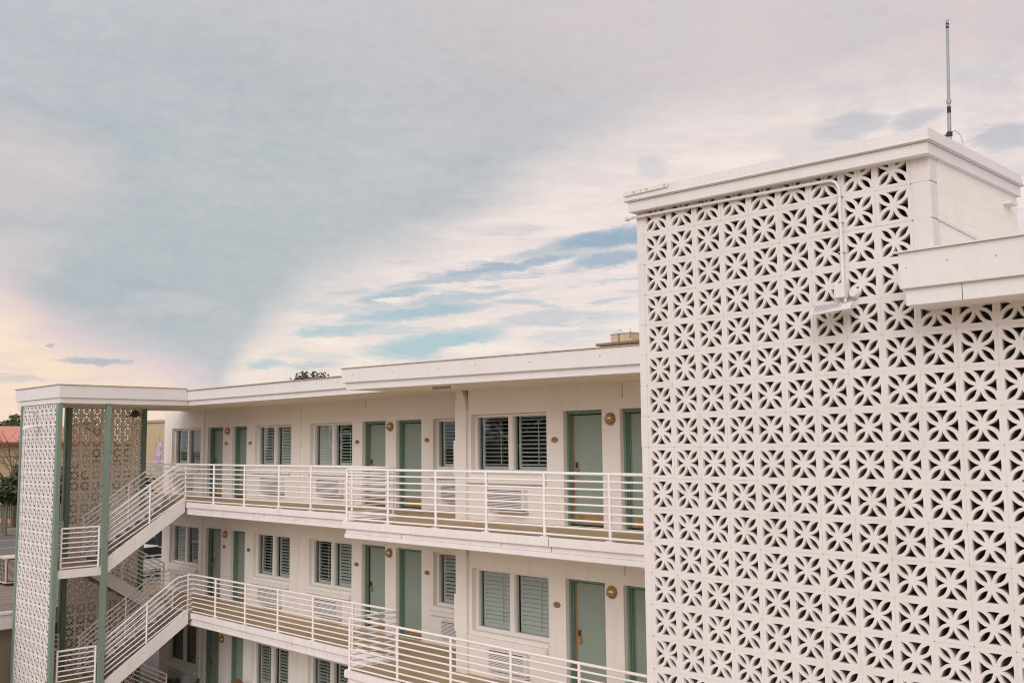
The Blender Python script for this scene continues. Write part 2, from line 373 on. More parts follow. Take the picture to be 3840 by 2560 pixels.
struct(MB().add([(-140, -60, G+.03), (-106, -60, G+.03), (-106, 39, G+.03), (-140, 39, G+.03)], [(0, 1, 2, 3)]).build('sports_court', GRASS))
struct(MB().add([(-119, -60, G+.05), (-109, -60, G+.05), (-109, 39, G+.05), (-119, 39, G+.05)], [(0, 1, 2, 3)]).build('clay_path', CLAY))
struct(MB().add([(-29, -20, G+.012), (14, -20, G+.012), (14, 15, G+.012), (-29, 15, G+.012)], [(0, 1, 2, 3)]).build('courtyard', mat('warm_bounce_paving', (.62, .50, .34), (.54, .43, .29), .6, .9, dirt=(.35, .28, .2))))  # enlarged and tinted warm to bounce light up into the soffits
struct(MB().add([(-84, 36.5, G+.03), (-66, 30, G+.03), (-62, 33, G+.03), (-82, 43, G+.03)], [(0, 1, 2, 3)]).build('planting_bed', mat('brown_mulch', (.30, .17, .10), (.20, .11, .07), 4, .95, fine=9)))

# ------------------------------------------------------------------ motel building
B = thing('motel_building', 'long white three storey motel wing with sage green doors and open walkways', 'building', (-20, 15, G))
def wallmesh(mb, xs0, xs1, z0, z1, Y, T, holes):
    xs = sorted({xs0, xs1}|{h[0] for h in holes}|{h[1] for h in holes}); zs = sorted({z0, z1}|{h[2] for h in holes}|{h[3] for h in holes})
    idx = {}
    def V(x, z, y):
        k = (x, z, y)
        if k not in idx: idx[k] = len(mb.v); mb.v.append((x, y, z))
        return idx[k]
    def hole(i, j):
        cx, cz = (xs[i]+xs[i+1])/2, (zs[j]+zs[j+1])/2
        return any(h[0] < cx < h[1] and h[2] < cz < h[3] for h in holes)
    nx, nz = len(xs)-1, len(zs)-1
    for i in range(nx):
        for j in range(nz):
            if hole(i, j): continue
            a, b, c, d = xs[i], xs[i+1], zs[j], zs[j+1]
            mb.f.append((V(a, c, Y), V(b, c, Y), V(b, d, Y), V(a, d, Y)))
            mb.f.append((V(a, c, Y+T), V(a, d, Y+T), V(b, d, Y+T), V(b, c, Y+T)))
            for (ii, jj, p, q) in ((i-1, j, (a, c), (a, d)), (i+1, j, (b, c), (b, d)), (i, j-1, (a, c), (b, c)), (i, j+1, (a, d), (b, d))):
                if ii < 0 or jj < 0 or ii >= nx or jj >= nz or hole(ii, jj):
                    mb.f.append((V(p[0], p[1], Y), V(q[0], q[1], Y), V(q[0], q[1], Y+T), V(p[0], p[1], Y+T)))
# openings: (kind, x0, x1)
OL = [('w', -31.50, -29.55), ('d', -29.09, -28.14), ('d', -27.56, -26.73), ('w', -26.26, -24.32), ('w', -23.37, -21.43), ('d', -21.00, -20.03), ('d', -19.60, -18.63), ('w', -18.20, -16.26)]
OR = [('w', -15.28, -13.15), ('d', -12.72, -11.77), ('d', -11.35, -10.40), ('w', -9.9, -7.8)]
TOP = [.605, -2.485, -5.56]; WB = [-.60, -3.735, -6.83]
def holes(O, shift=None):
    hs = []
    for k in range(3):
        for i, (t, a, b) in enumerate(O):
            hs.append((a, b, F[k]+.004 if t == 'd' else WB[k], TOP[k]))
    return hs
m = MB(); wallmesh(m, -32.05, -15.9, G, 1.16, YL, .42, holes(OL)); m.build('left_wall', WALL, B)
m = MB(); wallmesh(m, -15.37, -5.0, G, 1.16, YR, .42, holes(OR)); m.build('right_wall', WALL, B)
m = MB(); m.box(-32.05, YL+.425, G, -31.75, 24, 1.16); m.box(-31.745, 23.7, G, -5, 24, 1.16); m.box(-5.3, 14.425, G, -5.0, 23.69, 1.16); m.build('end_wall', WALL, B)
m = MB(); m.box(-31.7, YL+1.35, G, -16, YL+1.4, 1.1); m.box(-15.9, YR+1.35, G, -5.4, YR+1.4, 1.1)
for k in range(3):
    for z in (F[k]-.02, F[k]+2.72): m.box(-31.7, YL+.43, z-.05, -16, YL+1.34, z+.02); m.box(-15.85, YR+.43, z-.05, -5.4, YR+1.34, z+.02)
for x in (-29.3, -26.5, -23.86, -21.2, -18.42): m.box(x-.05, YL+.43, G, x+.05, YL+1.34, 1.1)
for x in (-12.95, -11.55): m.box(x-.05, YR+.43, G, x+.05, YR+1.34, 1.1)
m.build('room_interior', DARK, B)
# pilaster at the step with flared head
for k in range(3):
    z0 = F[k]; z1 = 1.165 if k == 0 else F[k-1]-.33
    m = MB(); h = z1-z0
    yf = 13.93
    m.add([(XS, yf, z0), (-15.37, yf, z0), (-15.37, yf, z1-.45), (-15.42, yf, z1-.2), (-15.52, yf, z1), (XS+.06, yf, z1), (XS, yf, z1-.4),
           (XS, YL-.005, z0), (-15.37, YR+.1, z0), (-15.37, YR+.1, z1-.45), (-15.42, YR+.1, z1-.2), (-15.52, YR+.1, z1), (XS+.06, YL-.005, z1), (XS, YL-.005, z1-.4)],
          [(0, 1, 2, 3, 4, 5, 6), (7, 0, 6, 13), (13, 6, 5, 12), (1, 8, 9, 2), (2, 9, 10, 3), (3, 10, 11, 4), (4, 11, 12, 5), (0, 7, 8, 1)])
    m.box(-15.88, YR+.3, z0+.002, XS-.003, YL+.30, z1-.003)
    m.build('pilaster', WALL, B)
for k in (0, 1):
    zt = .084 if k == 0 else -3.055
    MB().box(-15.80, 13.97, zt-.74, XS-.003, 14.12, zt).build('duct_cover', WALL, B, bevel=.004)
for x in (-29.33, -23.87):
    for k in range(3):
        z1 = 1.165 if k == 0 else F[k-1]-.33
        MB().box(x-.045, YL-.035, F[k]+.005, x+.045, YL+.002, z1-.002).build('pilaster_strip', WALL, B)
# slabs ------------------------------------------------------------
SL = [(-26.42, 13.42, -17.12, 12.10), (-26.95, 13.70, -17.52, 12.46), None]
def slab(k):
    xl, yl, xs, yr = SL[k]; z = F[k]
    m = MB()
    for (dy, za, zb) in ((0, -.145, 0), (.055, -.245, -.145), (.035, -.335, -.245)):
        m.box(xs+dy, yr+dy, z+za, -5.0, YR-.003, z+zb-.0015 if zb else z)
        m.box(xl+dy, yl+dy, z+za, xs+dy-.002, YL-.003, z+zb-.0015 if zb else z)
        m.box(xs+dy, YR-.001, z+za, XS-.004, YL-.003, z+zb-.0015 if zb else z)
    m.box(-32.35, yl+.12, z-.335, xl+.06, YL-.004, z-.001); m.box(-32.35, YL-.006, z-.335, -32.07, 17.2, z-.001)
    o = m.build('walkway_slab', SLAB, B, bevel=.006)
    f = MB(); e = .075; t = z+.004
    def q(a, b, c, d, n=1): f.add([(a, b, t), (c, b, t), (c, d, t), (a, d, t)], [(0, 1, 2, 3)])
    q(xs+e, yr+e, -5, YR-.002); q(xs+e, YR-.002, XS-.004, YL-.004); q(xl+.14, yl+e, xs+e, YL-.004); q(-32.28, yl+.2, xl+.14, YL-.004)
    f.build('walkway_floor', FLOOR, o)
    # soffit skin (thin recessed panel)
slab(0); slab(1)
m = MB(); m.box(-32.3, 12.3, G+.002, -5, YL-.004, G+.02); m.build('walkway_slab', CONC, B)
# roofs ------------------------------------------------------------
def fascia(mb, x0, x1, y0, zl, zr, prot, depth, side=None):  # sloping band (left and right heights)
    (tl, bl), (tr, br) = zl, zr
    mb.hexa([(x0, y0-prot, bl), (x1, y0-prot, br), (x1, y0+depth, br), (x0, y0+depth, bl)], [(x0, y0-prot, tl), (x1, y0-prot, tr), (x1, y0+depth, tr), (x0, y0+depth, tl)])
R1 = MB(); fascia(R1, -17.12, -5.0, 12.08, (1.575, 1.285), (1.42, 1.135), .02, 11.9)
ro = R1.build('upper_roof', FASC, B, bevel=.008)
R = MB(); fascia(R, -17.03, -5.0, 12.08, (1.287, 1.14), (1.137, 1.02), -.035, 11.8); R.build('roof_beam', FASC, ro)
R = MB(); fascia(R, -17.14, -4.98, 12.08, (1.590, 1.575), (1.435, 1.42), .04, .10); R.build('drip_edge', DRIP, ro)
R = MB(); fascia(R, -16.9, -5.0, 12.08, (1.142, 1.132), (1.022, 1.012), -.08, 3.2); R.build('soffit', SOFF, ro)
R2 = MB(); R2.box(-30.6, 13.38, 1.30, -17.125, 24.0, 1.575); ro2 = R2.build('lower_roof', FASC, B, bevel=.008)
MB().box(-30.5, 13.44, 1.165, -17.05, 23.9, 1.303).build('roof_beam', FASC, ro2)
MB().box(-26.42, 13.34, 1.577, -17.13, 13.50, 1.592).build('drip_edge', DRIP, ro2)
MB().box(-30.45, 13.52, 1.155, -16.99, 23.8, 1.166).build('soffit', SOFF, ro2)
for (x, w) in ((-14.55, .5),): MB().box(x-w/2, 12.55, 1.06, x+w/2, 12.59, 1.125).build('soffit_vent', GREYM, ro)

for (x, y, za, zb) in ((-25.1, 13.475, -1.86, -1.78), (-22.4, 13.475, -1.80, -1.68), (-15.25, 12.153, -1.79, -1.63), (-12.52, 12.153, -1.86, -1.68), (-11.35, 12.10, -1.67, -1.535), (-11.33, 12.153, -1.78, -1.68), (-19.9, 13.475, -1.86, -1.78), (-24.2, 13.755, -4.93, -4.85), (-21.5, 13.755, -4.90, -4.75)):
    m = MB(); n = 5; pts = [(x+random.uniform(-.008, .008), y-.0035, za+(zb-za)*q/n) for q in range(n+1)]
    m.tube(pts, .0042, 4); m.build('crack', SIGND, B)
for (x, y, za, zb) in ((-11.28, YR, .80, 1.10), (-20.85, YL, .95, 1.2), (-11.30, YR, -2.32, -2.1)): MB().box(x-.004, y-.006, za, x+.004, y-.002, zb).build('crack', SIGND, B)
m = MB(); rn = random.Random(3)
for q in range(9): m.lathe([(0, .008), (.011, .005), (.014, 0)], (-16.6+q*1.25+rn.uniform(-.2, .2), 12.06, 1.43-q*.012+rn.uniform(-.02, .02)), 'y', 8)
for q in range(9): m.lathe([(0, .008), (.011, .005), (.014, 0)], (-26.1+q*1.0+rn.uniform(-.2, .2), 13.38, 1.44+rn.uniform(-.02, .02)), 'y', 8)
m.build('nail_head', GREYM, B)
# flashing laps of the fascias
for (x, y, za, zb, yy) in ((-14.1, 12.058, 1.285, 1.54, 0), (-10.9, 12.058, 1.22, 1.47, 0), (-22.9, 13.378, 1.302, 1.572, 0), (-19.8, 13.378, 1.302, 1.572, 0)): MB().box(x, y-.0025, za, x+.012, y+.002, zb).build('flashing_lap', FASC, B)
# windows ---------------------------------------------------------
def shutter(parent, x0, x1, z0, z1, y, ang, rod=True, n=12):
    m = MB(); b = .052
    m.box(x0, y, z0, x0+b, y+.028, z1); m.box(x1-b, y, z0, x1, y+.028, z1)
    m.box(x0+b, y, z1-b*1.1, x1-b, y+.028, z1); m.box(x0+b, y, z0, x1-b, y+.028, z0+b*1.7)
    za, zb = z0+b*1.7, z1-b*1.1; st = (zb-za)/n; hw = .041
    for i in range(n):
        zc = za+st*(i+.5); aa = math.radians(ang+random.uniform(-1.5, 1.5)); cy, sz = math.cos(aa)*hw, math.sin(aa)*hw; t = .0045
        # front (towards -Y) edge low, back edge high
        p = [(y+.014-cy, zc-sz-t), (y+.014, zc-t*1.3), (y+.014+cy, zc+sz-t), (y+.014+cy, zc+sz+t), (y+.014, zc+t*1.3), (y+.014-cy, zc-sz+t)]
        m.prism(p, 'x', x0+b, x1-b)
    if rod:
        xr = x0+(x1-x0)*.62; m.box(xr-.006, y-.040, za+.05, xr+.006, y-.028, zb-.06)
    return m.build('shutter', SHUT, parent)
def window(k, x0, x1, Y, angs, nm=None, sill=True):
    z0, z1 = WB[k], TOP[k]; y = Y+.10; fw_ = .085; mu = (x0+x1)/2
    m = MB()
    m.box(x0+.003, y, z0+.003, x0+fw_, y+.11, z1-.003); m.box(x1-fw_, y, z0+.003, x1-.003, y+.11, z1-.003)
    m.box(x0+fw_, y, z1-.06, x1-fw_, y+.11, z1-.003); m.box(x0+fw_, y, z0+.003, x1-fw_, y+.11, z0+.085)
    m.box(mu-.075, y-.004, z0+.085, mu+.075, y+.112, z1-.06)
    m.box(mu+.03, y-.016, z0+.085, mu+.06, y-.004, z1-.06)
    w = m.build('window', FRAMEW, B, bevel=.004)
    for i, (a, b) in enumerate(((x0+fw_, mu-.075), (mu+.075, x1-fw_))):
        MB().add([(a, y+.055, z0+.085), (b, y+.055, z0+.085), (b, y+.055, z1-.06), (a, y+.055, z1-.06)], [(0, 1, 2, 3)]).build('glass_pane', GLASS, w, recalc=False)
        if angs[i] is not None:
            shutter(w, a-.01, b+.015, z0+.06, z1-.03, y+.165, angs[i])
    if sill:
        e = .04; m = MB(); zt = z0-.085
        m.box(x0-.06, Y-.085, zt-.10, x1-.01, Y-.002, zt); m.box(x0-.02, Y-.02, zt+.0005, x1+.0, Y-.002, z0-.01)
        m.build('window_sill', WALL, w, bevel=.008)
    return w
AL = [[(8, 34), (33, 42), (62, 16), (4, 4)], [(40, 16), (4, 16), (2, 24), (30, 30)], [(24, 10), (16, 12), (14, 14), (14, 14)]]
AR = [[(4, 14), (20, 20)], [(47, 46), (60, 60)], [(60, 60), (60, 60)]]
for k in range(3):
    wl = [o for o in OL if o[0] == 'w']; wr = [o for o in OR if o[0] == 'w']
    for i, o in enumerate(wl): window(k, o[1], o[2], YL, AL[k][i])
    for i, o in enumerate(wr): window(k, o[1], o[2], YR, AR[k][i])
# through-the-wall air conditioners ------------------------------
def acunit(x0, x1, z0, z1, Y, d=.12, flat=False, ledge=True):
    m = MB(); m.box(x0, Y-d, z0, x1, Y+.1, z1)
    if ledge: m.box(x0+.2, Y-d-.05, z0-.045, x1+.02, Y-.002, z0-.015)
    o = m.build('air_conditioner', ACW, B, bevel=.008)
    xa, xb = x0+.03, x1-.05
    MB().box(xa, Y-d-.003, z0+.03, xb, Y-d+.02, z1-.02).build('grille_backing', BLACK, o)
    g = MB(); n = 12; h = (z1-z0-.05)/n
    for i in range(n):
        z = z0+.03+i*h
        g.prism([(Y-d-.004, z+.001), (Y-d-.022, z-.004), (Y-d-.022, z+h*.46), (Y-d-.004, z+h*.52)], 'x', xa, xb)
    for x in (xa, xb): g.box(x-.006, Y-d-.0215, z0+.03, x+.006, Y-d-.0032, z1-.02)
    g.build('grille', ACW, o)
for k in range(3):
    zt = [-.885, -4.0, -7.06][k]
    for (a, b, Y) in ((-31.15, -30.02, YL), (-25.75, -24.62, YL), (-22.9, -21.77, YL), (-17.8, -16.7, YL), (-14.70, -13.66, YR)):
        if k == 1 and a in (-25.75, -22.9): a += -.06; b += -.06
        acunit(a, b, zt-.40, zt, Y)
# small receptacle boxes
for (x, z, Y) in ((-15.15, -1.16, YR), (-12.35, -.74, YR)):
    pass
# doors ------------------------------------------------------------
def door(k, x0, x1, Y, hand, strip=None, lock=True, tagb=False):
    z0, z1 = F[k]+.008, TOP[k]; y = Y+.095; fw_ = .05
    leaf = MB().box(x0+.10, y+.105, z0+.02, x1-.06, y+.15, z1-.085).build('door', DOORG, B, bevel=.003)
    m = MB(); m.box(x0+.003, y, z0, x0+fw_, y+.2, z1-.003); m.box(x1-fw_, y, z0, x1-.003, y+.2, z1-.003); m.box(x0+fw_, y, z1-fw_, x1-fw_, y+.2, z1-.003)
    m.box(x0+fw_, y+.05, z0, x0+fw_+.018, y+.10, z1-fw_-.018); m.box(x0+fw_, y+.05, z1-fw_-.018, x1-fw_, y+.10, z1-fw_)
    m.build('door_frame', FRAMEG, leaf, bevel=.003)
    MB().box(x0+fw_, y+.02, z0-.004, x1-fw_, y+.2, z0+.018).build('threshold', BLACK, leaf)
    MB().box(x0+fw_+.019, y+.10, z0+.02, x0+.098, y+.14, z1-.09).build('weather_strip', strip or FRAMEG, leaf)
    MB().box(x0+.14, y+.101, z0+.035, x1-.075, y+.1045, z0+.205).build('kick_plate', BRASS, leaf, bevel=.001)
    if lock:
        xc = x0+.175 if hand == 'L' else x1-.12; zc = F[k]+1.05
        o = MB().box(xc-.032, y+.075, zc-.13, xc+.032, y+.1045, zc+.13).build('door_lock', BRASS, leaf, bevel=.006)
        mm = MB().box(xc-.022, y+.07, zc+.02, xc+.022, y+.0745, zc+.12); mm.build('card_reader', BLACK, leaf)
        sgn = 1 if hand == 'L' else -1
        mm = MB().tube([(xc, y+.08, zc-.05), (xc, y+.03, zc-.05), (xc+sgn*.11, y+.03, zc-.05)], .011, 8); mm.build('door_handle', BRASS, leaf, smooth=True)
        if tagb: MB().box(xc-.02, y+.015, zc-.035, xc+.085, y+.022, zc-.008).build('blue_tag', BLUE, leaf)
    return leaf
for k in range(3):
    dl = [o for o in OL if o[0] == 'd']; dr = [o for o in OR if o[0] == 'd']
    for i, o in enumerate(dl):
        st = BLACK if (k == 1 and i in (0, 2)) else None  # black colour stands in for shadow on the strip of these doors
        door(k, o[1], o[2], YL, 'L' if i in (0, 2) else 'R', st)
    for i, o in enumerate(dr):
        door(k, o[1], o[2], YR, 'L' if i == 0 else 'R', ORANGE if i == 0 else None, tagb=(k == 0 and i == 0))

# ------------------------------------------------------------------ wall lamps
def lamp0():
    t = thing('wall_lamp', '', 'lamp', (0, 0, 0), 'round brass lamps between the doors')
    MB().lathe([(.0, .0), (.112, .0), (.116, .02), (.108, .035), (.0, .036)], (0, 0, 0), 'y', 28).build('backplate', BRONZE, t, smooth=True)
    pr = [(.095*math.cos(a), .03+.085*math.sin(a)) for a in [i*math.pi/2/8 for i in range(9)]]
    MB().lathe(pr, (0, 0, 0), 'y', 16, 0, math.pi).build('hood', BRASS, t, smooth=True)
    pr2 = [(.088*math.cos(a), .03+.078*math.sin(a)) for a in [i*math.pi/2/8 for i in range(9)]]
    MB().lathe(pr2, (0, 0, 0), 'y', 16, math.pi, 2*math.pi).build('lens', LENS, t, smooth=True)
    g = MB()
    for a in (-.5, 0, .5):
        pts = [(.092*math.sin(a), -.03-.082*math.sin(b), -.092*math.cos(a)*math.cos(b)) for b in [i*math.pi/2/6 for i in range(7)]]
        g.tube(pts, .004, 6)
    g.tube([(.094*math.cos(b), -.032-.0*b, -.004) for b in (0, math.pi)], .004, 6)
    g.build('guard', BRONZE, t)
    return t
LP = lamp0()
spots = [(-27.83, YL-.001, .48, 'round brass lamp between the two leftmost green doors of the top storey'),
         (-19.82, YL-.001, .455, 'brass lamp of the top storey between the doors left of the narrow window'),
         (-11.56, YR-.001, .43, 'large brass lamp of the top storey beside the breeze block wall'),
         (-27.86, YL-.001, -2.63, 'round brass lamp between the two leftmost green doors of the middle storey'),
         (-19.85, YL-.001, -2.63, 'brass lamp of the middle storey between the doors left of the narrow window'),
         (-11.60, YR-.001, -2.63, 'large brass lamp of the middle storey beside the breeze block wall'),
         (-27.95, YL-.001, -5.72, 'brass lamp in the shade on the ground storey left of the green door')]
for i, (x, y, z, lb) in enumerate(spots):
    if i == 0: LP.location = (x, y, z); LP['label'] = lb
    else: dup(LP, (x, y, z), lb)
# ------------------------------------------------------------------ room number plates
def sign(num, x, Y, z, label, s=1.0):
    t = thing('room_number_sign', label, 'sign', (x, Y, z), 'oval brass room number plates')
    def ov(a, b, y0, y1, n=28):
        m = MB(); v = [(a*math.cos(2*math.pi*i/n), b*math.sin(2*math.pi*i/n)) for i in range(n)]
        return m.prism(v, 'y', y0, y1)
    m = ov(.088*s, .052*s, -.010, 0); m.build('rim', SIGND, t, loc=1)
    m = ov(.077*s, .042*s, -.0125, -.0102); m.build('plate', SIGNF, t, loc=1)
    cu = bpy.data.curves.new('digits', 'FONT'); cu.body = num; cu.size = .068*s; cu.align_x = 'CENTER'; cu.align_y = 'CENTER'; cu.extrude = .001; cu.offset = .0015
    co = bpy.data.objects.new('tmp', cu); COL.objects.link(co); bpy.context.view_layer.update()
    me = bpy.data.meshes.new_from_object(co.evaluated_get(bpy.context.evaluated_depsgraph_get())); bpy.data.objects.remove(co)
    me.transform(Matrix.Rotation(math.pi/2, 4, 'X')); me.materials.clear(); me.materials.append(SIGND)
    d = bpy.data.objects.new('digits', me); COL.objects.link(d); d.parent = t; d.location = (0, -.0137, 0)
for k, (st, zz) in enumerate((('top', .09), ('middle', -3.01))):
    n = 3-k
    sign(f'{n}01', -27.93+(-.0), YL, zz+.01, f'oval brass number plate beside the leftmost door of the {st} storey')
    sign(f'{n}02', -26.52, YL, zz+.01, f'oval number plate right of the second green door, {st} storey')
    sign(f'{n}03', -21.21, YL, zz, f'oval plate with number {n}03 left of its door, {st} storey')
    sign(f'{n}04', -18.42, YL, zz+.02, f'oval plate with number {n}04 left of the narrow window, {st} storey')
    sign(f'{n}05', -12.94, YR, zz-.02+.04*k, f'oval plate with number {n}05 left of its green door, {st} storey')

# ------------------------------------------------------------------ railings
OFF = [1.045, .925, .80, .675, .55, .425, .30, .175, .05]
def fillet(pts, r=.09):
    P = [Vector(p) for p in pts]; out = [P[0]]
    for a, b, c in zip(P, P[1:], P[2:]):
        u = (a-b); v = (c-b); ru = min(r, u.length*.45, v.length*.45); u.normalize(); v.normalize()
        p0, p2 = b+u*ru, b+v*ru
        for t in (0, .25, .5, .75, 1): out.append(p0*(1-t)**2+b*2*t*(1-t)+p2*t*t)
    out.append(P[-1]); return out
def railing(name, label, path, posts, z, extra=None):
    t = thing(name, label, 'railing', (path[0][0], path[0][1], z), 'white painted metal railings')
    for i, h in enumerate(OFF):
        pts = [(x, y, z+h) for x, y in path]
        if len(pts) > 2: pts = fillet(pts, .03)
        sub = []
        for a, b in zip(pts, pts[1:]):       # a little unevenness of hand-welded bars
            a, b = Vector(a), Vector(b); n = max(1, int((b-a).length/1.6))
            for j in range(n): sub.append(a.lerp(b, j/n)+Vector((0, 0, random.uniform(-.003, .003) if j else 0)))
        sub.append(Vector(pts[-1]))
        MB().tube(sub, .0255 if i == 0 else .0175, 10).build('handrail' if i == 0 else 'rail_bar', RAIL, t, smooth=True)
    for (x, y) in posts:
        m = MB(); m.tube([(x, y, z), (x, y, z+1.05)], .028, 10); m.box(x-.07, y-.05, z+.001, x+.07, y+.05, z+.014)
        p_ = m.build('post', RAIL, t, smooth=True)
        w_ = MB(); w_.tube([(x, y, z+.0145), (x, y, z+.0145+random.uniform(.006, .03))], .0295, 10)
        if random.random() < .55: w_.build('rust_ring', DRIP, p_)
    return t
railing('walkway_railing', 'long white railing of the top storey walkway, left of the slab step', [(-26.60, 13.48), (-17.15, 13.50)], [(x, 13.48) for x in (-26.6, -24.99, -23.39, -21.74, -20.34, -18.69, -17.2)], F[0])
railing('walkway_railing', 'white railing of the top storey that runs into the breeze block wall', [(-17.08, 13.44), (-17.05, 12.17), (-5.9, 12.17)], [(x, 12.17) for x in (-17.05, -15.69, -14.26, -12.90, -11.5, -10.1, -8.7, -7.3, -6.3)], F[0])
railing('walkway_railing', 'long white railing of the middle storey walkway, left of the slab step', [(-26.86, 13.76), (-17.45, 13.78)], [(x, 13.76) for x in (-26.86, -25.3, -23.74, -22.17, -20.62, -19.03, -17.46)], F[1])
railing('walkway_railing', 'white railing of the middle storey with its corner beside the slab step', [(-17.42, 13.72), (-17.44, 12.54), (-5.9, 12.54)], [(x, 12.54) for x in (-17.44, -15.86, -14.28, -12.70, -11.12, -9.54, -7.96, -6.4)], F[1])
railing('end_railing', 'cream white end railing of the top walkway behind the stair tower', [(-31.9, 13.68), (-32.28, 13.68), (-32.28, 16.0)], [(-32.28, 13.7), (-32.28, 14.8), (-32.28, 15.95)], F[0])
railing('end_railing', 'white end railing of the middle walkway behind the crossing stair flights', [(-31.9, 13.90), (-32.28, 13.90), (-32.28, 16.0)], [(-32.28, 13.9), (-32.28, 14.8), (-32.28, 15.95)], F[1])

# ------------------------------------------------------------------ breeze blocks
PIT = .3048
def qb(a, c, b, n=6): return [((1-t)**2*a[0]+2*t*(1-t)*c[0]+t*t*b[0], (1-t)**2*a[1]+2*t*(1-t)*c[1]+t*t*b[1]) for t in [i/n for i in range(n)]]
def variant(seed, nseg=6, jit=.0016, big=1, tw=.053, g=.0455):
    rnd = random.Random(seed); hs = []
    for q in range(4):
        c, s = [(1, 0), (0, 1), (-1, 0), (0, -1)][q]
        R_ = lambda p: (p[0]*c-p[1]*s, p[0]*s+p[1]*c)
        p1, p2 = (.0255, .0255), (.118, .118); mm = (.0717, .0717)
        leaf = qb(p1, (mm[0]+g*.707, mm[1]-g*.707), p2, nseg)+qb(p2, (mm[0]-g*.707, mm[1]+g*.707), p1, nseg)
        tri = qb((-tw, .1225), (-tw*.27, .087), (0, .040), nseg)+qb((0, .040), (tw*.27, .087), (tw, .1225), nseg)+[(tw, .1225), (.0, .124)]
        for L_ in (leaf, tri):
            k = rnd.uniform(.93, 1.04) if seed < 50 else big; cx_ = sum(p[0] for p in L_)/len(L_); cz_ = sum(p[1] for p in L_)/len(L_); o = []
            for p in L_:
                p = (cx_+(p[0]-cx_)*k, cz_+(p[1]-cz_)*k); c_ = .0045 if rnd.random() < .04 else jit; q_ = R_((p[0]+rnd.uniform(-c_, jit*.6)*(1 if p[0] > 0 else -1), p[1]+rnd.uniform(-jit, jit))); o.append(q_)
            hs.append(o)
    return hs
def blockgeo(hs, hw, depth, wst=.32):
    """flat face with 8 holes, their tapered walls and the back face; local (a, z, depth)"""
    outer = [(-hw, -hw), (hw, -hw), (hw, hw), (-hw, hw)]
    polys = [[Vector((x, y, 0)) for x, y in outer]]+[[Vector((x, y, 0)) for x, y in h] for h in hs]
    flat = [p for pl in polys for p in pl]; n = len(flat)
    tris = tessellate_polygon(polys)
    vs = [(p.x, p.y, 0) for p in flat]; fs = [tuple(t) for t in tris]
    # ease of the arris: front ring, then waist, then back
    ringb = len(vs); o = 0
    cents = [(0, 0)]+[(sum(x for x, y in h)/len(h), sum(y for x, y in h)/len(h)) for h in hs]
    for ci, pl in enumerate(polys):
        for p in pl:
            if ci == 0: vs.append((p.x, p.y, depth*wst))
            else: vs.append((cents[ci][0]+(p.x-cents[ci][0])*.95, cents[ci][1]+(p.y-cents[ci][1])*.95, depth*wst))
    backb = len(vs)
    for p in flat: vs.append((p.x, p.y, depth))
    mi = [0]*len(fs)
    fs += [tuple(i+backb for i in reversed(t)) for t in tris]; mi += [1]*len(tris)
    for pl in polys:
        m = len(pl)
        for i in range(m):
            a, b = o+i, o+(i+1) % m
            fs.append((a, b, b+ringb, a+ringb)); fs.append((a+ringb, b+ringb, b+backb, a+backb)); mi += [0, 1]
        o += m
    return vs, fs, mi
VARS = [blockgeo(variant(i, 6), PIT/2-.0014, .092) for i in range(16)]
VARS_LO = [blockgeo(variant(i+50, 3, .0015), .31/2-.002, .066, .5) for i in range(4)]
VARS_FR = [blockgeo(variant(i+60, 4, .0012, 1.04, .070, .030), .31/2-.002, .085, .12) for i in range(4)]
def screen(cells, pa, pz, mapf, variants, jointboxes):
    m = MB(); m.mi = []
    for (a, z) in cells:
        vs, fs, mi = variants[random.randrange(len(variants))]; da = random.uniform(-.0008, .0008); dz = random.uniform(-.0008, .0008); dd = random.uniform(-.0025, .0012)
        fl = random.choice((1, -1)); m.mi += mi
        m.add([mapf(a+da+v[0]*fl*pa, z+dz+v[1]*pz, v[2]+dd) for v in vs], fs)
    j = MB()
    for (a0, z0, a1, z1) in jointboxes:
        p = mapf(a0, z0, .0013); q = mapf(a1, z1, .060)
        j.box(p[0], p[1], p[2], q[0], q[1], q[2])
    return m, j
# large wall on the right
TW = thing('breeze_block_tower', 'tall white breeze block wall with flower openings filling the right side', 'building', (-4.7, 9, G))
XC0, ZC0, YW = -5.968, 2.239, 8.0
cells, jb = [], []
ncol, nrow = 22, 32
for i in range(ncol):
    for r in range(nrow):
        if i > 8 and r < 3: continue
        cells.append((XC0+i*PIT, ZC0-r*PIT))
xe = XC0-PIT/2; xr = XC0+(ncol-.5)*PIT
for r in range(1, nrow):
    z = ZC0-r*PIT+PIT/2; jb.append((xe-.088, z-.006, xr if r >= 3 else -3.23, z+.006))
for i in range(0, ncol+1):
    x = xe+i*PIT; jb.append((x-.006, ZC0-(nrow-.5)*PIT, x+.006, ZC0+PIT/2 if i <= 9 else ZC0-2.5*PIT))
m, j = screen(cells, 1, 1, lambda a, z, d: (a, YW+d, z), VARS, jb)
m.build('block_screen', BREEZE, m2=HOLESHADE, mi=m.mi, parent=TW); j.build('mortar', MORTAR, TW)
m = MB(); m9 = MB()
for r in range(nrow):
    z = ZC0-r*PIT; m.box(xe-.092+random.uniform(-.002, .002), YW+random.uniform(-.002, .002), z-PIT/2+.0015, xe-.0035, YW+.19, z+PIT/2-.0015)
    if r < 3: m9.box(xe+9*PIT+.0035, YW+random.uniform(-.002, .001), z-PIT/2+.003, -3.215, YW+.14, z+PIT/2-.003)
m.build('edge_block', BREEZE, TW, bevel=.003); m9.build('corner_block', BREEZE, TW, bevel=.003)
INN = mat('shaded_inner_wall', (.13, .115, .10), (.10, .09, .08), 2, .9)  # tower inside coloured dark so the block holes read as deep shade
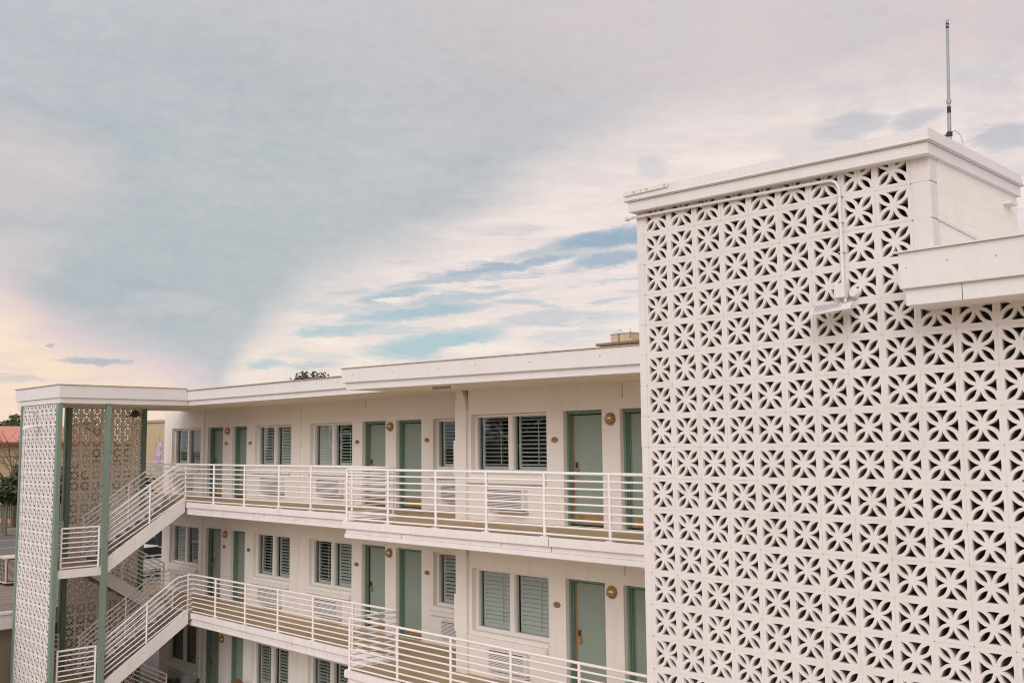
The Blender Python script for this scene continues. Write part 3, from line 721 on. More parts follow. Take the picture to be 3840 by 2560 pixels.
m = MB(); m.box(-6.21, 8.2, G, -6.05, 12.0, 2.36); m.box(-3.215-.12, 8.145, 1.5, -3.215, 10.0, 2.33); m.box(-6.04, 11.85, G, .7, 12.0, 1.45); m.box(-6.04, 9.85, 1.2, -3.34, 10.0, 2.33); m.box(.62, 8.1, G, .74, 11.84, 1.2)
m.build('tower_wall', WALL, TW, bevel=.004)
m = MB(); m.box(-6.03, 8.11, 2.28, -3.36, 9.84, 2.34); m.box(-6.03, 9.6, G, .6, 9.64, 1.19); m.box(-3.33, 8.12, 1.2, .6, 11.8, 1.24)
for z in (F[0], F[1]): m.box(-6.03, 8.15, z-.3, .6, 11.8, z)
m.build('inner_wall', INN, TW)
def ring(mb, x0, y0, x1, y1, tl, bl, tr, br):
    mb.hexa([(x0, y0, bl), (x1, y0, br), (x1, y1, br), (x0, y1, bl)], [(x0, y0, tl), (x1, y0, tr), (x1, y1, tr), (x0, y1, tl)])
m = MB(); ring(m, -6.26, 7.88, -3.165, 10.05, 2.505, 2.43, 2.455, 2.385); ring(m, -6.25, 7.895, -3.175, 10.04, 2.548, 2.506, 2.500, 2.456)
cap = m.build('tower_roof', FASC, TW, bevel=.003)
m = MB(); ring(m, -6.235, 7.90, -3.185, 10.03, 2.428, 2.325, 2.383, 2.285); m.build('roof_beam', FASC, cap, bevel=.004)
m = MB(); ring(m, -6.275, 7.865, -3.150, 10.065, 2.448, 2.440, 2.400, 2.392); m.build('drip_edge', FASC, cap)
m = MB(); m.box(-6.275, 7.862, 2.49, -5.72, 7.879, 2.535); m.build('patch_flashing', FASC, cap, bevel=.002)
m = MB()
for x, w in ((-6.14, .02), (-6.05, .012), (-5.98, .02), (-5.76, .012)): m.box(x, 7.858, 2.505, x+w, 7.861, 2.52)
m.build('rust_spot', DRIP, cap)
# lower roof to the right
m = MB(); m.box(-3.33, 7.58, 1.165, .78, 12.05, 1.45); lr = m.build('side_roof', FASC, TW, bevel=.004)
MB().box(-3.30, 7.615, 1.035, .76, 12.04, 1.166).build('roof_beam', FASC, lr, bevel=.003)
MB().box(-3.355, 7.555, 1.449, .80, 7.62, 1.461).build('drip_edge', FASC, lr)
m = MB(); m.box(-2.87, 7.613, 1.04, -2.866, 7.616, 1.16); m.build('beam_joint', SIGND, lr)
m = MB()
for x, z in ((-3.27, 1.33), (-2.95, 1.345), (-2.6, 1.33)): m.lathe([(0, .006), (.005, .004), (.006, 0)], (x, 7.58, z), 'y', 8)
m.build('nail_head', GREYM, lr)
# stepped flashing on the tower side wall
m = MB(); m.hexa([(-3.212, 8.10, 1.775), (-3.205, 8.10, 1.775), (-3.205, 9.3, 1.70), (-3.212, 9.3, 1.70)], [(-3.212, 8.10, 1.80), (-3.205, 8.10, 1.80), (-3.205, 9.3, 1.725), (-3.212, 9.3, 1.725)])
m.build('wall_flashing', FASC, TW)
m = MB(); m.box(-3.225, 9.62, 2.155, -3.14, 9.80, 2.175); m.build('bracket', FASC, TW)
# conduit and floodlight on the wall
t = thing('conduit_pipe', 'white painted conduit bending down the top of the breeze block wall', 'pipe', (-4.0, 7.95, 1.3))
pts = fillet([(-6.30, 7.965, 2.283), (-3.985, 7.965, 2.243), (-3.985, 7.965, 1.33)], .11)
MB().tube(pts, .0145, 12).build('pipe', FASC, t, smooth=True)
m = MB()
for z in (2.09, 1.86, 1.6): m.box(-4.008, 7.948, z, -3.962, 7.999, z+.008)
for x in (-6.1, -5.4, -4.7): m.box(x, 7.948, 2.263-(x+6.1)*.017, x+.010, 7.999, 2.297-(x+6.1)*.017)
m.build('pipe_strap', FASC, t)
MB().box(-4.040, 7.90, 1.205, -3.945, 7.995, 1.33).build('junction_box', FASC, t, bevel=.004)
MB().box(-6.33, 7.945, 2.265, -6.295, 8.0, 2.303).build('pipe_elbow', FASC, t, bevel=.004)
t = thing('floodlight', 'white finned floodlight jutting from the breeze block wall below the conduit box', 'floodlight', (-4.0, 7.95, 1.2))
m = MB()
yA, yB = 7.93, 7.71
m.hexa([(-4.165, yB, 1.050), (-3.80, yB, 1.075), (-3.86, yA, 1.105), (-4.25, yA, 1.10)], [(-4.165, yB, 1.064), (-3.80, yB, 1.10), (-3.88, yA, 1.165), (-4.25, yA, 1.150)])
m.build('housing', FASC, t, bevel=.003)
m = MB()
for i in range(20):
    x = -4.15+i*.0125
    m.hexa([(x, yB+.01, 1.052), (x+.005, yB+.01, 1.052), (x-.070, yA-.02, 1.13), (x-.075, yA-.02, 1.13)], [(x, yB+.01, 1.074+i*.0012), (x+.005, yB+.01, 1.074+i*.0012), (x-.070, yA-.02, 1.168), (x-.075, yA-.02, 1.168)])
m.build('cooling_fin', FASC, t)
m = MB(); m.tube([(-3.97, 7.96, 1.21), (-3.94, 7.90, 1.17)], .013, 8); m.lathe([(0, -.03), (.045, -.03), (.045, .01), (.03, .03), (0, .03)], (-3.895, 7.975, 1.24), 'y', 16); m.build('mount', FASC, t, smooth=True)
m = MB(); m.box(-6.17, 7.985, -.92, -6.14, 7.998, -.86); tag(m.build('cable_clip', FASC, None, bevel=.003), 'tiny white clip on the left edge of the breeze block wall', 'clip')

# antenna
t = thing('roof_antenna', 'thin grey antenna mast rising behind the breeze block tower roof', 'antenna', (-3.43, 9.0, 2.5))
A0 = Vector((-3.432, 9.0, 2.50)); A1 = Vector((-3.388, 9.0, 3.79))
def at(f): return A0.lerp(A1, f)
MB().tube([at(0), at(.38)], .0165, 12).build('lower_tube', GREYM, t, smooth=True)
MB().tube([at(.38), at(1)], .0135, 12, .0115).build('mast', GREYM, t, smooth=True)
MB().tube([at(.40), at(.425)], .021, 12).build('collar', GREYM, t, smooth=True)
m = MB(); m.tube([at(.33), at(.375)], .0172, 12); m.tube([at(.965), at(.975)], .0145, 12); m.tube([at(.94), at(.955)], .0145, 12); m.build('tape_band', TAPE, t, smooth=True)
m = MB(); m.tube([at(.165), at(.195)], .026, 12); m.tube([at(.19)-Vector((.06, 0, .02)), at(.19)], .004, 6); m.tube([at(.175)-Vector((.06, 0, .0)), at(.17)], .004, 6); m.build('clamp', TAPE, t, smooth=True)
m = MB(); m.tube([at(.19)+Vector((.0, 0, 0))]+[at(.19)+Vector((.02+.09*math.sin(a), .01, .02-.16*(1-math.cos(a)))) for a in (.3, .7, 1.1, 1.5)]+[at(.0)+Vector((.115, .02, .02))], .0035, 6); m.build('cable', GREYM, t, smooth=True)

# ------------------------------------------------------------------ stair tower
T = thing('stair_tower', 'open stair tower on green columns with breeze block screens at the left', 'tower', (-27.9, 11.7, G))
m = MB(); m.box(-29.6, 9.87, 1.305, -26.40, 13.376, 1.635); tr = m.build('roof', FASC, T, bevel=.006)
MB().box(-29.40, 9.91, 1.165, -26.45, 13.43, 1.306).build('roof_beam', FASC, tr, bevel=.004)
m = MB(); m.box(-29.63, 9.84, 1.634, -26.37, 9.95, 1.648); m.box(-26.47, 9.951, 1.634, -26.37, 13.375, 1.648); m.build('drip_edge', DRIP, tr)
MB().box(-29.33, 9.98, 1.155, -26.52, 13.4, 1.166).build('soffit', SOFF, tr)
def hcol(x0, x1, y0, y1):
    m = MB(); f = .018
    if True:
        m.box(x0, y0, G, x0+f, y1, 1.166); m.box(x1-f, y0, G, x1, y1, 1.166); m.box(x0+f, (y0+y1)/2-.006, G, x1-f, (y0+y1)/2+.006, 1.166)
    return m
MB().box(-26.655, 9.895, G, -26.49, 10.005, 1.164).build('column', POSTG, T, bevel=.006)
m = MB(); m.box(-26.60, 11.135, G, -26.49, 11.285, 1.164); m.build('column', POSTG, T, bevel=.008)
MB().box(-29.235, 9.90, G, -29.13, 10.06, 1.164).build('column', POSTG, T, bevel=.005)
m = MB(); m.box(-29.36, 11.135, G, -29.22, 11.175, 1.164); m.box(-29.235, 11.176, G, -29.19, 11.305, 1.164); m.box(-29.36, 11.176, G, -29.32, 11.305, 1.164); m.build('column', POSTG, T, bevel=.004)
MB().box(-29.30, 13.355, G, -29.16, 13.50, 1.164).build('column', POSTG, T, bevel=.004)
pt = .31
cells = [(-29.0+i*pt, 1.09-r*.312) for i in range(8) for r in range(28)]
x0 = -29.0-pt/2; jb = [(x0, 1.09-r*.312+.156-.006, x0+8*pt, 1.09-r*.312+.156+.006) for r in range(1, 28)]+[(x0+i*pt-.006, 1.09-27.5*.312, x0+i*pt+.006, 1.16) for i in range(9)]
cells = [(a, z) for a, z in cells]
m, j = screen(cells, pt/PIT, .312/PIT, lambda a, z, d: (a+.02, 9.94+d, min(z, 1.163)), VARS_FR, [(a+.02, b, c+.02, d) for a, b, c, d in jb])
m.build('front_screen', BREEZE, m2=HOLESHADE, mi=m.mi, parent=T); j.build('mortar', MORTAR, T)
cells = [(11.41+i*.307, 1.093-r*.311) for i in range(7) for r in range(28)]
y0 = 11.41-.1535; jb = [(y0, 1.093-r*.311+.1555-.006, y0+7*.307-.06, 1.093-r*.311+.1555+.006) for r in range(1, 28)]+[(y0+i*.307-.006, 1.093-27.5*.311, y0+i*.307+.006, 1.16) for i in range(1, 8)]
m, j = screen(cells, .307/PIT, .311/PIT, lambda a, z, d: (-29.20-d, a, min(z, 1.163)), VARS_LO, jb)
m.build('side_screen', BREEZE_LIT, m2=HOLESHADE, mi=m.mi, parent=T); j.build('mortar', MORTAR, T)
# stair flights: one thing per storey
def flight(kf, names):
    f = F[kf]; Lz = f-1.565; lo = f-3.07
    t = thing('staircase', names, 'staircase', (-27.9, 11.3, Lz), 'white concrete staircases in the stair tower')
    y1 = 13.46 if kf == 0 else 13.62
    def para(x0, x1, ya, za, yb, zb, th, nm):
        MB().prism([(ya, za-th), (yb, zb-th), (yb, zb), (ya, za)], 'x', x0, x1).build(nm, SLAB, t, bevel=.004)
    s = .68
    zt = f+.14; ya = 11.29
    para(-26.60, -26.54, ya, zt-(y1-ya)*s, y1, zt, .41, 'stringer'); para(-27.97, -27.91, ya, zt-(y1-ya)*s, y1, zt, .41, 'stringer')
    m = MB(); n = 9; rise = 1.565/n; run = (y1-11.30)/(n-1)
    for i in range(n-1):
        z = Lz+rise*(i+1); y = 11.30+run*i
        m.box(-27.909, y, z-rise+.02, -26.601, y+run-.001 if i < n-2 else y1, z-.035)
        m.box(-27.909, y-.02, z-.034, -26.601, y+run-.004, z)
    m.box(-27.908, y1-.05, f-.2, -26.602, y1+.12, f-.002)
    m.build('steps', STEP, t)
    # lower flight, running the other way
    yb = y1+.1
    para(-28.16, -28.10, 11.29, Lz+.14, yb, lo+.14, .40, 'stringer'); para(-29.15, -29.09, 11.29, Lz+.14, yb, lo+.14, .40, 'stringer')
    m = MB(); r2_ = 1.505/n
    for i in range(n-1):
        z = Lz-r2_*(i+1); y = 11.30+(yb-11.3)/(n-1)*i
        m.box(-29.089, y, z-.15, -28.161, y+(yb-11.3)/(n-1)-.002, z)
    m.build('steps', STEP, t)
    m = MB(); m.box(-29.12, 10.02, Lz-.21, -26.54, 11.288, Lz); m.build('landing', SLAB, t, bevel=.006)
    MB().add([(-29.1, 10.09, Lz+.004), (-26.63, 10.09, Lz+.004), (-26.63, 11.28, Lz+.004), (-29.1, 11.28, Lz+.004)], [(0, 1, 2, 3)]).build('landing_floor', FLOOR, t)
    return y1
Y1a = flight(0, 'upper white staircase rising to the top storey walkway in the stair tower')
Y1b = flight(1, 'lower white staircase rising to the middle storey walkway in the stair tower')
def stairrail(kf, labels):
    f = F[kf]; Lz = f-1.565; y1 = (13.46, 13.62)[kf]; s = .68; curl = kf == 1
    lo = f-3.07
    def side(x, label, ylow, post_ys, ytop):
        t = thing('stair_railing', label, 'railing', (x, 12.4, Lz), 'sloping white stair railings')
        for i in range(8):
            d = .131*i; yb = (y1-.24)+.035*i; ztop = f+1.045-d
            zl = f+1.045-(y1-.24-ylow)*s-d
            if curl: pts = fillet([(x, ylow, zl), (x, yb-.10, ztop-.04), (x, yb+.12, ztop+.0), (x, ytop, ztop)], .14)
            elif i < 4: pts = fillet([(x, ylow, zl), (x, yb, ztop), (x, ytop, ztop)], .05)
            else: pts = [(x, ylow, zl), (x, y1-.01, ztop+(y1-yb)*s)]
            MB().tube(pts, .022 if i == 0 else .016, 10).build('handrail' if i == 0 else 'rail_bar', RAIL, t, smooth=True)
        for y in post_ys:
            zt_ = min(f+1.04, f+1.04-(y1-.24-y)*s); MB().tube([(x, y, zt_-1.04), (x, y, zt_)], .025, 10).build('post', RAIL, t, smooth=True)
        return t
    side(-26.57, labels[0], 11.30, [12.44], y1+(.02 if kf == 0 else .12))
    t = side(-27.94, labels[1], 11.12, [11.2, 12.46, y1+.22], y1+.24)
    m = MB()
    pts = fillet([(-27.94, y1+.24, f+1.045), (-27.94, y1+.42, f+1.0), (-27.94, y1+.42, f+.86), (-27.94, y1+.24, f+.84)], .07)
    m.tube(pts, .016, 8); m.build('handrail_return', RAIL, t, smooth=True)
    # railing of the lower flight
    t = thing('stair_railing', labels[2], 'railing', (-28.13, 12.4, Lz), 'sloping white stair railings')
    for i in range(8):
        d = .128*i; pts = [(-28.13, 11.32, Lz+1.05-d), (-28.13, y1+.18, Lz+1.05-.56*(y1+.18-11.32)-d)]
        MB().tube(pts, .022 if i == 0 else .016, 10).build('handrail' if i == 0 else 'rail_bar', RAIL, t, smooth=True)
    for y in (11.34, 12.4, y1+.18):
        zt_ = Lz+1.05-.56*(y-11.32); MB().tube([(-28.13, y, zt_-1.15), (-28.13, y, zt_)], .025, 10).build('post', RAIL, t, smooth=True)
    t = railing('landing_railing', labels[3], [(-26.60, 11.10), (-26.60, 10.11)], [(-26.60, 11.09), (-26.60, 10.12)], Lz)
    railing('landing_railing', labels[4], [(-26.72, 10.16), (-29.0, 10.16), (-29.0, 11.06)], [(-26.72, 10.16), (-27.9, 10.16), (-29.0, 10.17), (-29.0, 11.05)], Lz)
stairrail(0, ['outer sloping railing of the upper stair flight, nearest the walkway', 'inner sloping railing of the upper stair flight ending in a curled handrail',
              'sloping railing of the flight running down behind the upper stairs', 'short white railing between the green columns on the upper landing', 'white railing along the breeze block screens on the upper landing'])
stairrail(1, ['outer railing of the lower stair flight with bars curving level at the top', 'inner railing of the lower stair flight behind the curving bars',
              'sloping railing of the flight going down to the ground under the lower stairs', 'short white railing between the green columns on the lower landing', 'white railing along the breeze block screens on the lower landing'])
# light fixtures on the front screen
t = thing('cobra_head_light', 'upper white arm light fixed to the stair tower front screen', 'floodlight', (-28.3, 9.9, 1.0), 'white arm lights on the stair tower screen')
m = MB(); m.tube([(-28.05, 9.93, .90), (-28.04, 9.86, .95), (-28.0, 9.78, .985)], .028, 10, .035); m.lathe([(0, 0), (.055, 0), (.055, .03), (0, .03)], (-28.05, 9.94, .90), 'y', 16); m.build('arm', FASC, t, smooth=True)
def pod(t, p0, p1, w, h, nm='lamp_head'):
    p0, p1 = Vector(p0), Vector(p1); d = (p1-p0); dn = d.normalized(); sd_ = dn.cross(Vector((0, 0, 1))).normalized(); upv = sd_.cross(dn)
    m = MB(); rings = []; n = 14
    for i in range(9):
        f = i/8; ww = w*math.sin(math.pi*(.12+.80*f))**.6; hh = h*math.sin(math.pi*(.10+.82*f))**.6
        for j in range(n):
            a = 2*math.pi*j/n; y_ = math.sin(a)*hh; y_ = y_ if y_ > 0 else y_*.35
            m.v.append(tuple(p0+d*f+sd_*math.cos(a)*ww+upv*y_))
    for i in range(8):
        for j in range(n): a = i*n+j; b = i*n+(j+1) % n; m.f.append((a, b, b+n, a+n))
    m.f.append(tuple(range(n-1, -1, -1))); m.f.append(tuple(8*n+j for j in range(n)))
    m.build(nm, FASC, t, smooth=True)
pod(t, (-28.0, 9.82, .965), (-27.95, 9.60, 1.0), .075, .045)
t = thing('cobra_head_light', 'lower and longer white arm light on the stair tower front screen', 'floodlight', (-28.3, 9.9, .6), 'white arm lights on the stair tower screen')
m = MB(); m.tube([(-27.85, 9.93, .60), (-27.86, 9.88, .61), (-27.88, 9.82, .60)], .03, 10, .04); m.lathe([(0, 0), (.05, 0), (.05, .03), (0, .03)], (-27.85, 9.94, .60), 'y', 16); m.build('arm', FASC, t, smooth=True)
pod(t, (-27.87, 9.86, .595), (-27.93, 9.52, .52), .085, .06)
t = thing('conduit_pipe', 'thin white conduit running down the front screen of the stair tower', 'pipe', (-29.0, 9.93, 0))
MB().tube([(-28.92, 9.925, .5), (-28.92, 9.925, -2.6)], .012, 8).build('pipe', FASC, t, smooth=True)
MB().box(-28.94, 9.91, .5, -28.9, 9.938, .56).build('pipe_elbow', FASC, t)

# hanging plant under the tower roof
t = thing('hanging_basket', 'dark hanging fern basket under the stair tower roof', 'plant', (-28.4, 12.8, 1.16))
hb = Vector((-28.6, 12.87, .97))
m = MB()
for a in (0, 2.1, 4.2): m.tube([hb+Vector((.11*math.cos(a), .11*math.sin(a), 0)), hb+Vector((0, 0, .19))], .003, 5)
m.build('hanger', IRON, t)
m = MB().lathe([(0, -.09), (.07, -.08), (.11, -.02), (.115, .01), (0, .01)], hb, 'z', 16); m.build('basket', TRUNK, t, smooth=True)
m = MB()
for i in range(420):
    a = random.uniform(0, 6.28); r = random.uniform(.02, .24); z = .06-r*r*2.2+random.uniform(-.06, .06); c = hb+Vector((r*math.cos(a), r*math.sin(a), z))
    u = Vector((random.gauss(0, 1), random.gauss(0, 1), random.gauss(0, 1))).normalized()*.025; w = u.cross(Vector((random.gauss(0, 1), random.gauss(0, 1), random.gauss(0, 1)))).normalized()*.008
    m.add([c-u, c+w, c+u, c-w], [(0, 1, 2, 3)])
m.build('foliage', LEAF2, t)

# ------------------------------------------------------------------ foliage helpers
def crown(mb, c, rx, ry, rz, n, leaf, clumps=14, seed=0, up_=0.0):
    rnd = random.Random(seed); c = Vector(c); cl = []
    for i in range(clumps):
        v = Vector((rnd.gauss(0, 1), rnd.gauss(0, 1), rnd.gauss(0, 1))).normalized()*rnd.uniform(.35, .95)
        cl.append((Vector((v.x*rx, v.y*ry, v.z*rz)), rnd.uniform(.22, .42)))
    for i in range(n):
        cc, cr = rnd.choice(cl); v = Vector((rnd.gauss(0, 1), rnd.gauss(0, 1), rnd.gauss(0, 1))).normalized()*cr*rnd.uniform(.4, 1.1)
        p = c+cc+Vector((v.x*rx, v.y*ry, v.z*rz))
        u = Vector((rnd.gauss(0, 1), rnd.gauss(0, 1), rnd.gauss(0, .7))).normalized()*leaf*rnd.uniform(.6, 1.3)
        w = u.cross(Vector((rnd.gauss(0, 1), rnd.gauss(0, 1), rnd.gauss(0, 1)))).normalized()*leaf*.5
        mb.add([p-u, p+w, p+u*.9, p-w], [(0, 1, 2, 3)])
    return cl
def tree(name, label, base, h, r, leafm, n=2500, leaf=.3, seed=0, group=None, trunk_h=None, tr=.3, rz=None):
    t = thing(name, label, 'tree', base, group); b = Vector(base); th = trunk_h or h*.5
    rz = rz or (h-th)*.55; cc = b+Vector((0, 0, h-rz))
    m = MB(); cl = crown(m, cc, r, r, rz, n, leaf, 16, seed)
    m.build('crown', leafm, t)
    k = MB(); rnd = random.Random(seed+9)
    k.tube([b, b+Vector((.1, .05, th*.5)), b+Vector((.0, .1, th))], tr, 9, tr*.6)
    for q, (v, _) in enumerate(cl[:8]): k.tube([b+Vector((0, .1, th*.9)), b+Vector((v.x*.35, v.y*.35, (th+h-rz-th)*.0+th+(h-th)*.25)), cc+v*.85], tr*.38, 6, tr*.08)
    k.build('trunk', TRUNK, t); return t
def twigs(name, label, base, h, spread, seed, n=5, thick=.09, leafn=0, leafm=None, cat='tree'):
    t = thing(name, label, cat, base); rnd = random.Random(seed); k = MB(); tips = []
    def grow(p, d, l, r, lev):
        pts = [p]; q = p.copy()
        for i in range(4):
            d = (d+Vector((rnd.gauss(0, .13), rnd.gauss(0, .13), rnd.gauss(0, .1)))).normalized(); q = q+d*l/4; pts.append(q.copy())
        k.tube(pts, r, 5, r*.5, caps=False)
        if lev > 0:
            for i in range(n if lev > 1 else 4):
                pp = pts[rnd.randint(1, 4)]; grow(pp, (d+Vector((rnd.gauss(0, .6), rnd.gauss(0, .6), rnd.gauss(0, .35)+.1))).normalized(), l*.62*spread, r*.5, lev-1)
        else: tips.append(pts[-1])
    grow(Vector(base), Vector((0, 0, 1)), h*.45, thick, 3)
    k.build('branches', TRUNK, t)
    if leafn:
        m = MB()
        for tp in tips:
            for i in range(leafn):
                p = tp+Vector((rnd.gauss(0, .12), rnd.gauss(0, .12), rnd.gauss(0, .12))); u = Vector((rnd.gauss(0, 1), rnd.gauss(0, 1), rnd.gauss(0, 1))).normalized()*.07; w = u.cross(Vector((0, 1, .3))).normalized()*.035
                m.add([p-u, p+w, p+u, p-w], [(0, 1, 2, 3)])
        m.build('leaves', leafm or LEAF2, t)
    return t

# ------------------------------------------------------------------ annex with flat roof at the left
AN = thing('annex_building', 'low flat roofed annex with brown weathered roof beside the stair tower', 'building', (-38, 5, G))
MB().box(-46, -12, G, -30.1, 13.9, -4.9).build('wall', mat('dark_tan_wall', (.30, .25, .18), (.24, .2, .14), .8, .9, bump=.4, dirt=(.16, .13, .09)), AN)  # annex wall in a dark olive tan
rf = MB().box(-46.3, -12.2, -4.92, -29.75, 14.1, -4.52).build('roof_edge', SLAB, AN, bevel=.01)
MB().box(-29.85, -12.25, -4.52, -29.70, 14.15, -4.44).build('roof_cap', SLAB, rf, bevel=.008)
MB().add([(-46.2, -12.1, -4.500), (-29.86, -12.1, -4.500), (-29.86, 14.0, -4.500), (-46.2, 14.0, -4.500)], [(0, 1, 2, 3)]).build('roof_surface', ROOFB, rf)
# condenser
def condenser(x, y, z, label, first=None):
    t = thing('air_condenser', label, 'condenser', (x, y, z), 'air conditioning condensers on the annex roof')
    w, d, h = .95, 1.0, .88
    m = MB(); m.box(x-w/2, y-d/2, z+.09, x+w/2, y+d/2, z+.13)
    for sx in (-1, 1):
        for sy in (-1, 1): m.box(x+sx*w/2-.025*(sx+1), y+sy*d/2-.025*(sy+1), z+.13, x+sx*w/2+.025*(1-sx), y+sy*d/2+.025*(1-sy), z+h)
    m.box(x-w/2-.015, y-d/2-.015, z+h, x+w/2+.015, y+d/2+.015, z+h+.045); m.build('cabinet', COND, t, bevel=.006)
    MB().box(x-w/2+.03, y-d/2+.03, z+.13, x+w/2-.03, y+d/2-.03, z+h-.002).build('coil', CONDG, t)
    g = MB()
    for i in range(1, 6): g.box(x-w/2+.02+i*.15, y-d/2+.012, z+.13, x-w/2+.026+i*.15, y-d/2+.02, z+h)
    for i in range(1, 6): g.box(x-w/2+.05, y-d/2+.010, z+.13+i*.145, x+w/2-.05, y-d/2+.018, z+.138+i*.145)
    g.build('guard_wire', COND, t)
    g = MB()
    for i in range(19): g.box(x+w/2-.022, y-d/2+.08, z+.17+i*.036, x+w/2-.003, y+d/2-.08, z+.187+i*.036)
    g.box(x+w/2-.024, y-.02, z+.13, x+w/2-.001, y+.02, z+h-.002)
    g.build('louvres', COND, t)
    MB().box(x-.5, y-.4, z, x+.45, y+.4, z+.085).build('base', ROOFD, t)
condenser(-36.07, 12.28, -4.498, 'cream box condenser standing on the brown annex roof beside the tower')

# ------------------------------------------------------------------ street side background
T2 = thing('tan_hall', 'long tan building with salmon red metal roof behind the street trees', 'building', (-150, 40, G))
m = MB().box(-175, 5, G, -150, 61, .85); m.build('wall', TAN, T2)
m = MB(); m.prism([(-149.2, .78), (-149.2, 1.0), (-157.5, 3.35), (-166, 1.0), (-166, .78)], 'y', 3.5, 62.5)
rr = m.build('roof', REDR, T2); MB().box(-149.19, 3.4, .55, -149.0, 62.6, .92).build('eave', REDE, rr)
MB().box(-149.98, 5, -1.1, -149.9, 61, -1.0).build('band', CORN, T2)
# mural building
T3 = thing('mural_building', 'tan stucco building with stepped parapet and painted iris flowers', 'building', (-90, 46, G))
MB().box(-101, 45, G, -91.6, 62, 2.45).build('wall', TAN, T3)
o = MB().box(-91.598, 45, G, -74, 62, 2.85).build('wall', TAN, T3)
m = MB(); m.box(-101.1, 44.85, 2.45, -91.7, 62.1, 2.70); m.box(-91.69, 44.85, 2.85, -73.9, 62.1, 3.12); m.build('parapet_cap', CONC, T3)
m = MB(); rnd = random.Random(4); m2 = MB(); m3 = MB()
def petal(mb, cx, cz, a, l, w, y):
    u = (math.cos(a), math.sin(a)); v = (-u[1], u[0]); pts = []
    for f, ww in ((0, .1), (.25, .8), (.55, 1), (.8, .75), (1, .1)): pts.append((f, ww))
    P = [(cx+u[0]*l*f+v[0]*w*q, cz+u[1]*l*f+v[1]*w*q) for f, q in pts]+[(cx+u[0]*l*f-v[0]*w*q, cz+u[1]*l*f-v[1]*w*q) for f, q in reversed(pts)]
    mb.prism(P, 'y', y, y+.004)
for i, (x, z) in enumerate([(-94.4, -.35), (-93.4, -.5), (-94.9, -1.1), (-93.9, -1.3), (-92.9, -1.0), (-93.9, .15), (-94.6, -.8), (-93.2, .0-.9)]):
    for q in range(5): petal(m if q % 2 else m2, x, z, rnd.uniform(0, 6.28), rnd.uniform(.55, .8), .22, 44.985-.006*i-.0008*q)
for i, (x0_, z0_, x1_, z1_) in enumerate([(-95.3, -3.6, -95.0, .9), (-94.6, -3.6, -94.4, 1.3), (-93.9, -3.6, -94.1, -.4), (-93.0, -3.6, -93.3, -.9), (-95.9, -3.6, -96.3, -1.4), (-92.2, -3.6, -91.9, -1.2)]):
    a = math.atan2(z1_-z0_, x1_-x0_); petal(m3, x0_, z0_, a, math.hypot(x1_-x0_, z1_-z0_), .13, 44.993-.0008*i)
m.build('mural_petals', PIL, T3); m2.build('mural_petals', PIL2, T3); m3.build('mural_leaves', PAINTG, T3)
tree('street_tree', 'olive green street tree on the pavement left of the tower', (-98.6, 32.2, G), 6.0, 3.7, LEAF1, 8500, .25, 3, 'leafy trees along the street', 2.7, .18, 1.9)
tree('street_tree', 'bushy rust green tree behind the tower beside the iron fence', (-97.5, 36.4, G), 6.4, 3.4, LEAF3, 6500, .24, 5, 'leafy trees along the street', 2.6, .25)
tree('street_tree', 'dark street tree seen through the breeze block screens', (-96.5, 43.5, G), 6.0, 3.2, LEAF2, 2600, .26, 7, 'leafy trees along the street', 2.8, .25)
tree('street_tree', 'dense dark tree in front of the tan hall', (-103, 36.0, G), 6.8, 2.6, LEAF2, 3600, .22, 17, 'leafy trees along the street', 2.8, .25)
twigs('bare_tree', 'bare branched tree crossing the tan hall at the left edge', (-96.0, 31.6, G), 13.0, 1.1, 12, 5, .17, 2, LEAF2)
for i, (x, y, h, r, lm, lb) in enumerate([(-182, 57, 14.2, 7, LEAF2, 'dark treetop above the salmon roof at the left edge of the photo'), (-185, 64, 15.3, 8, LEAF1, 'rounded green treetop above the salmon roof'),
                                       (-184, 71, 14.6, 7, LEAF2, 'tall dark tree seen in the gap right of the tower corner column'), (-183, 78, 13, 7, LEAF1, 'distant tree behind the right end of the salmon roof'), (-186, 50, 13.2, 7, LEAF1, 'distant tree behind the left part of the salmon roof')]):
    tree('distant_tree', lb, (x, y, G), h-2.3, r, lm, 3200, .5, 20+i, 'distant trees behind the tan hall', 5, .5)
for i, (x, y, h, r, lb) in enumerate([(-86.6, 43.0, 5.6, 1.9, 'rusty brown shrub against the painted iris wall'), (-84.6, 43.0, 6.6, 1.5, 'tall twiggy brown shrub touching the motel wall edge')]):
    t = tree('shrub', lb, (x, y, G), h, r, LEAF3, 2200, .14, 40+i, 'brown shrubs below the mural', 1.5, .12, h*.4)
    t['category'] = 'shrub'
# iron fence with brick pillars
for i in range(4):
    y = 30.2+i*3.6
    lbs = ['black iron fence panel left of the street tree trunk', 'black iron fence panel between the tree trunk and brick pillar', 'black iron fence panel right of the brick pillar, behind the tower', 'farthest black iron fence panel behind the tower screens']
    t = thing('iron_fence', lbs[i], 'fence', (-105.5, y, G), 'black iron fence panels')
    m = MB()
    for z in (.35, 1.75, 2.05): m.box(-105.52, y+.3, G+z, -105.48, y+3.3, G+z+.05)
    m.build('rail', IRON, t); m = MB()
    for j in range(20): m.box(-105.515, y+.35+j*.15, G+.2, -105.485, y+.385+j*.15, G+2.3)
    m.build('picket', IRON, t)
for i, (y, lb) in enumerate([(30.2, 'brown brick fence pillar at the left edge'), (35.6, 'brown brick fence pillar right of the tree trunk'), (41.0, 'brown brick fence pillar hidden behind the tower screens')]):
    t = thing('fence_pillar', lb, 'pillar', (-105.4, y, G), 'brick pillars of the iron fence')
    MB().box(-105.7, y-.32, G, -105.1, y+.32, G+2.35).build('shaft', YBRICK if 0 else TRUNK, t); MB().box(-105.78, y-.4, G+2.35, -105.02, y+.4, G+2.5).build('cap', CONC, t)
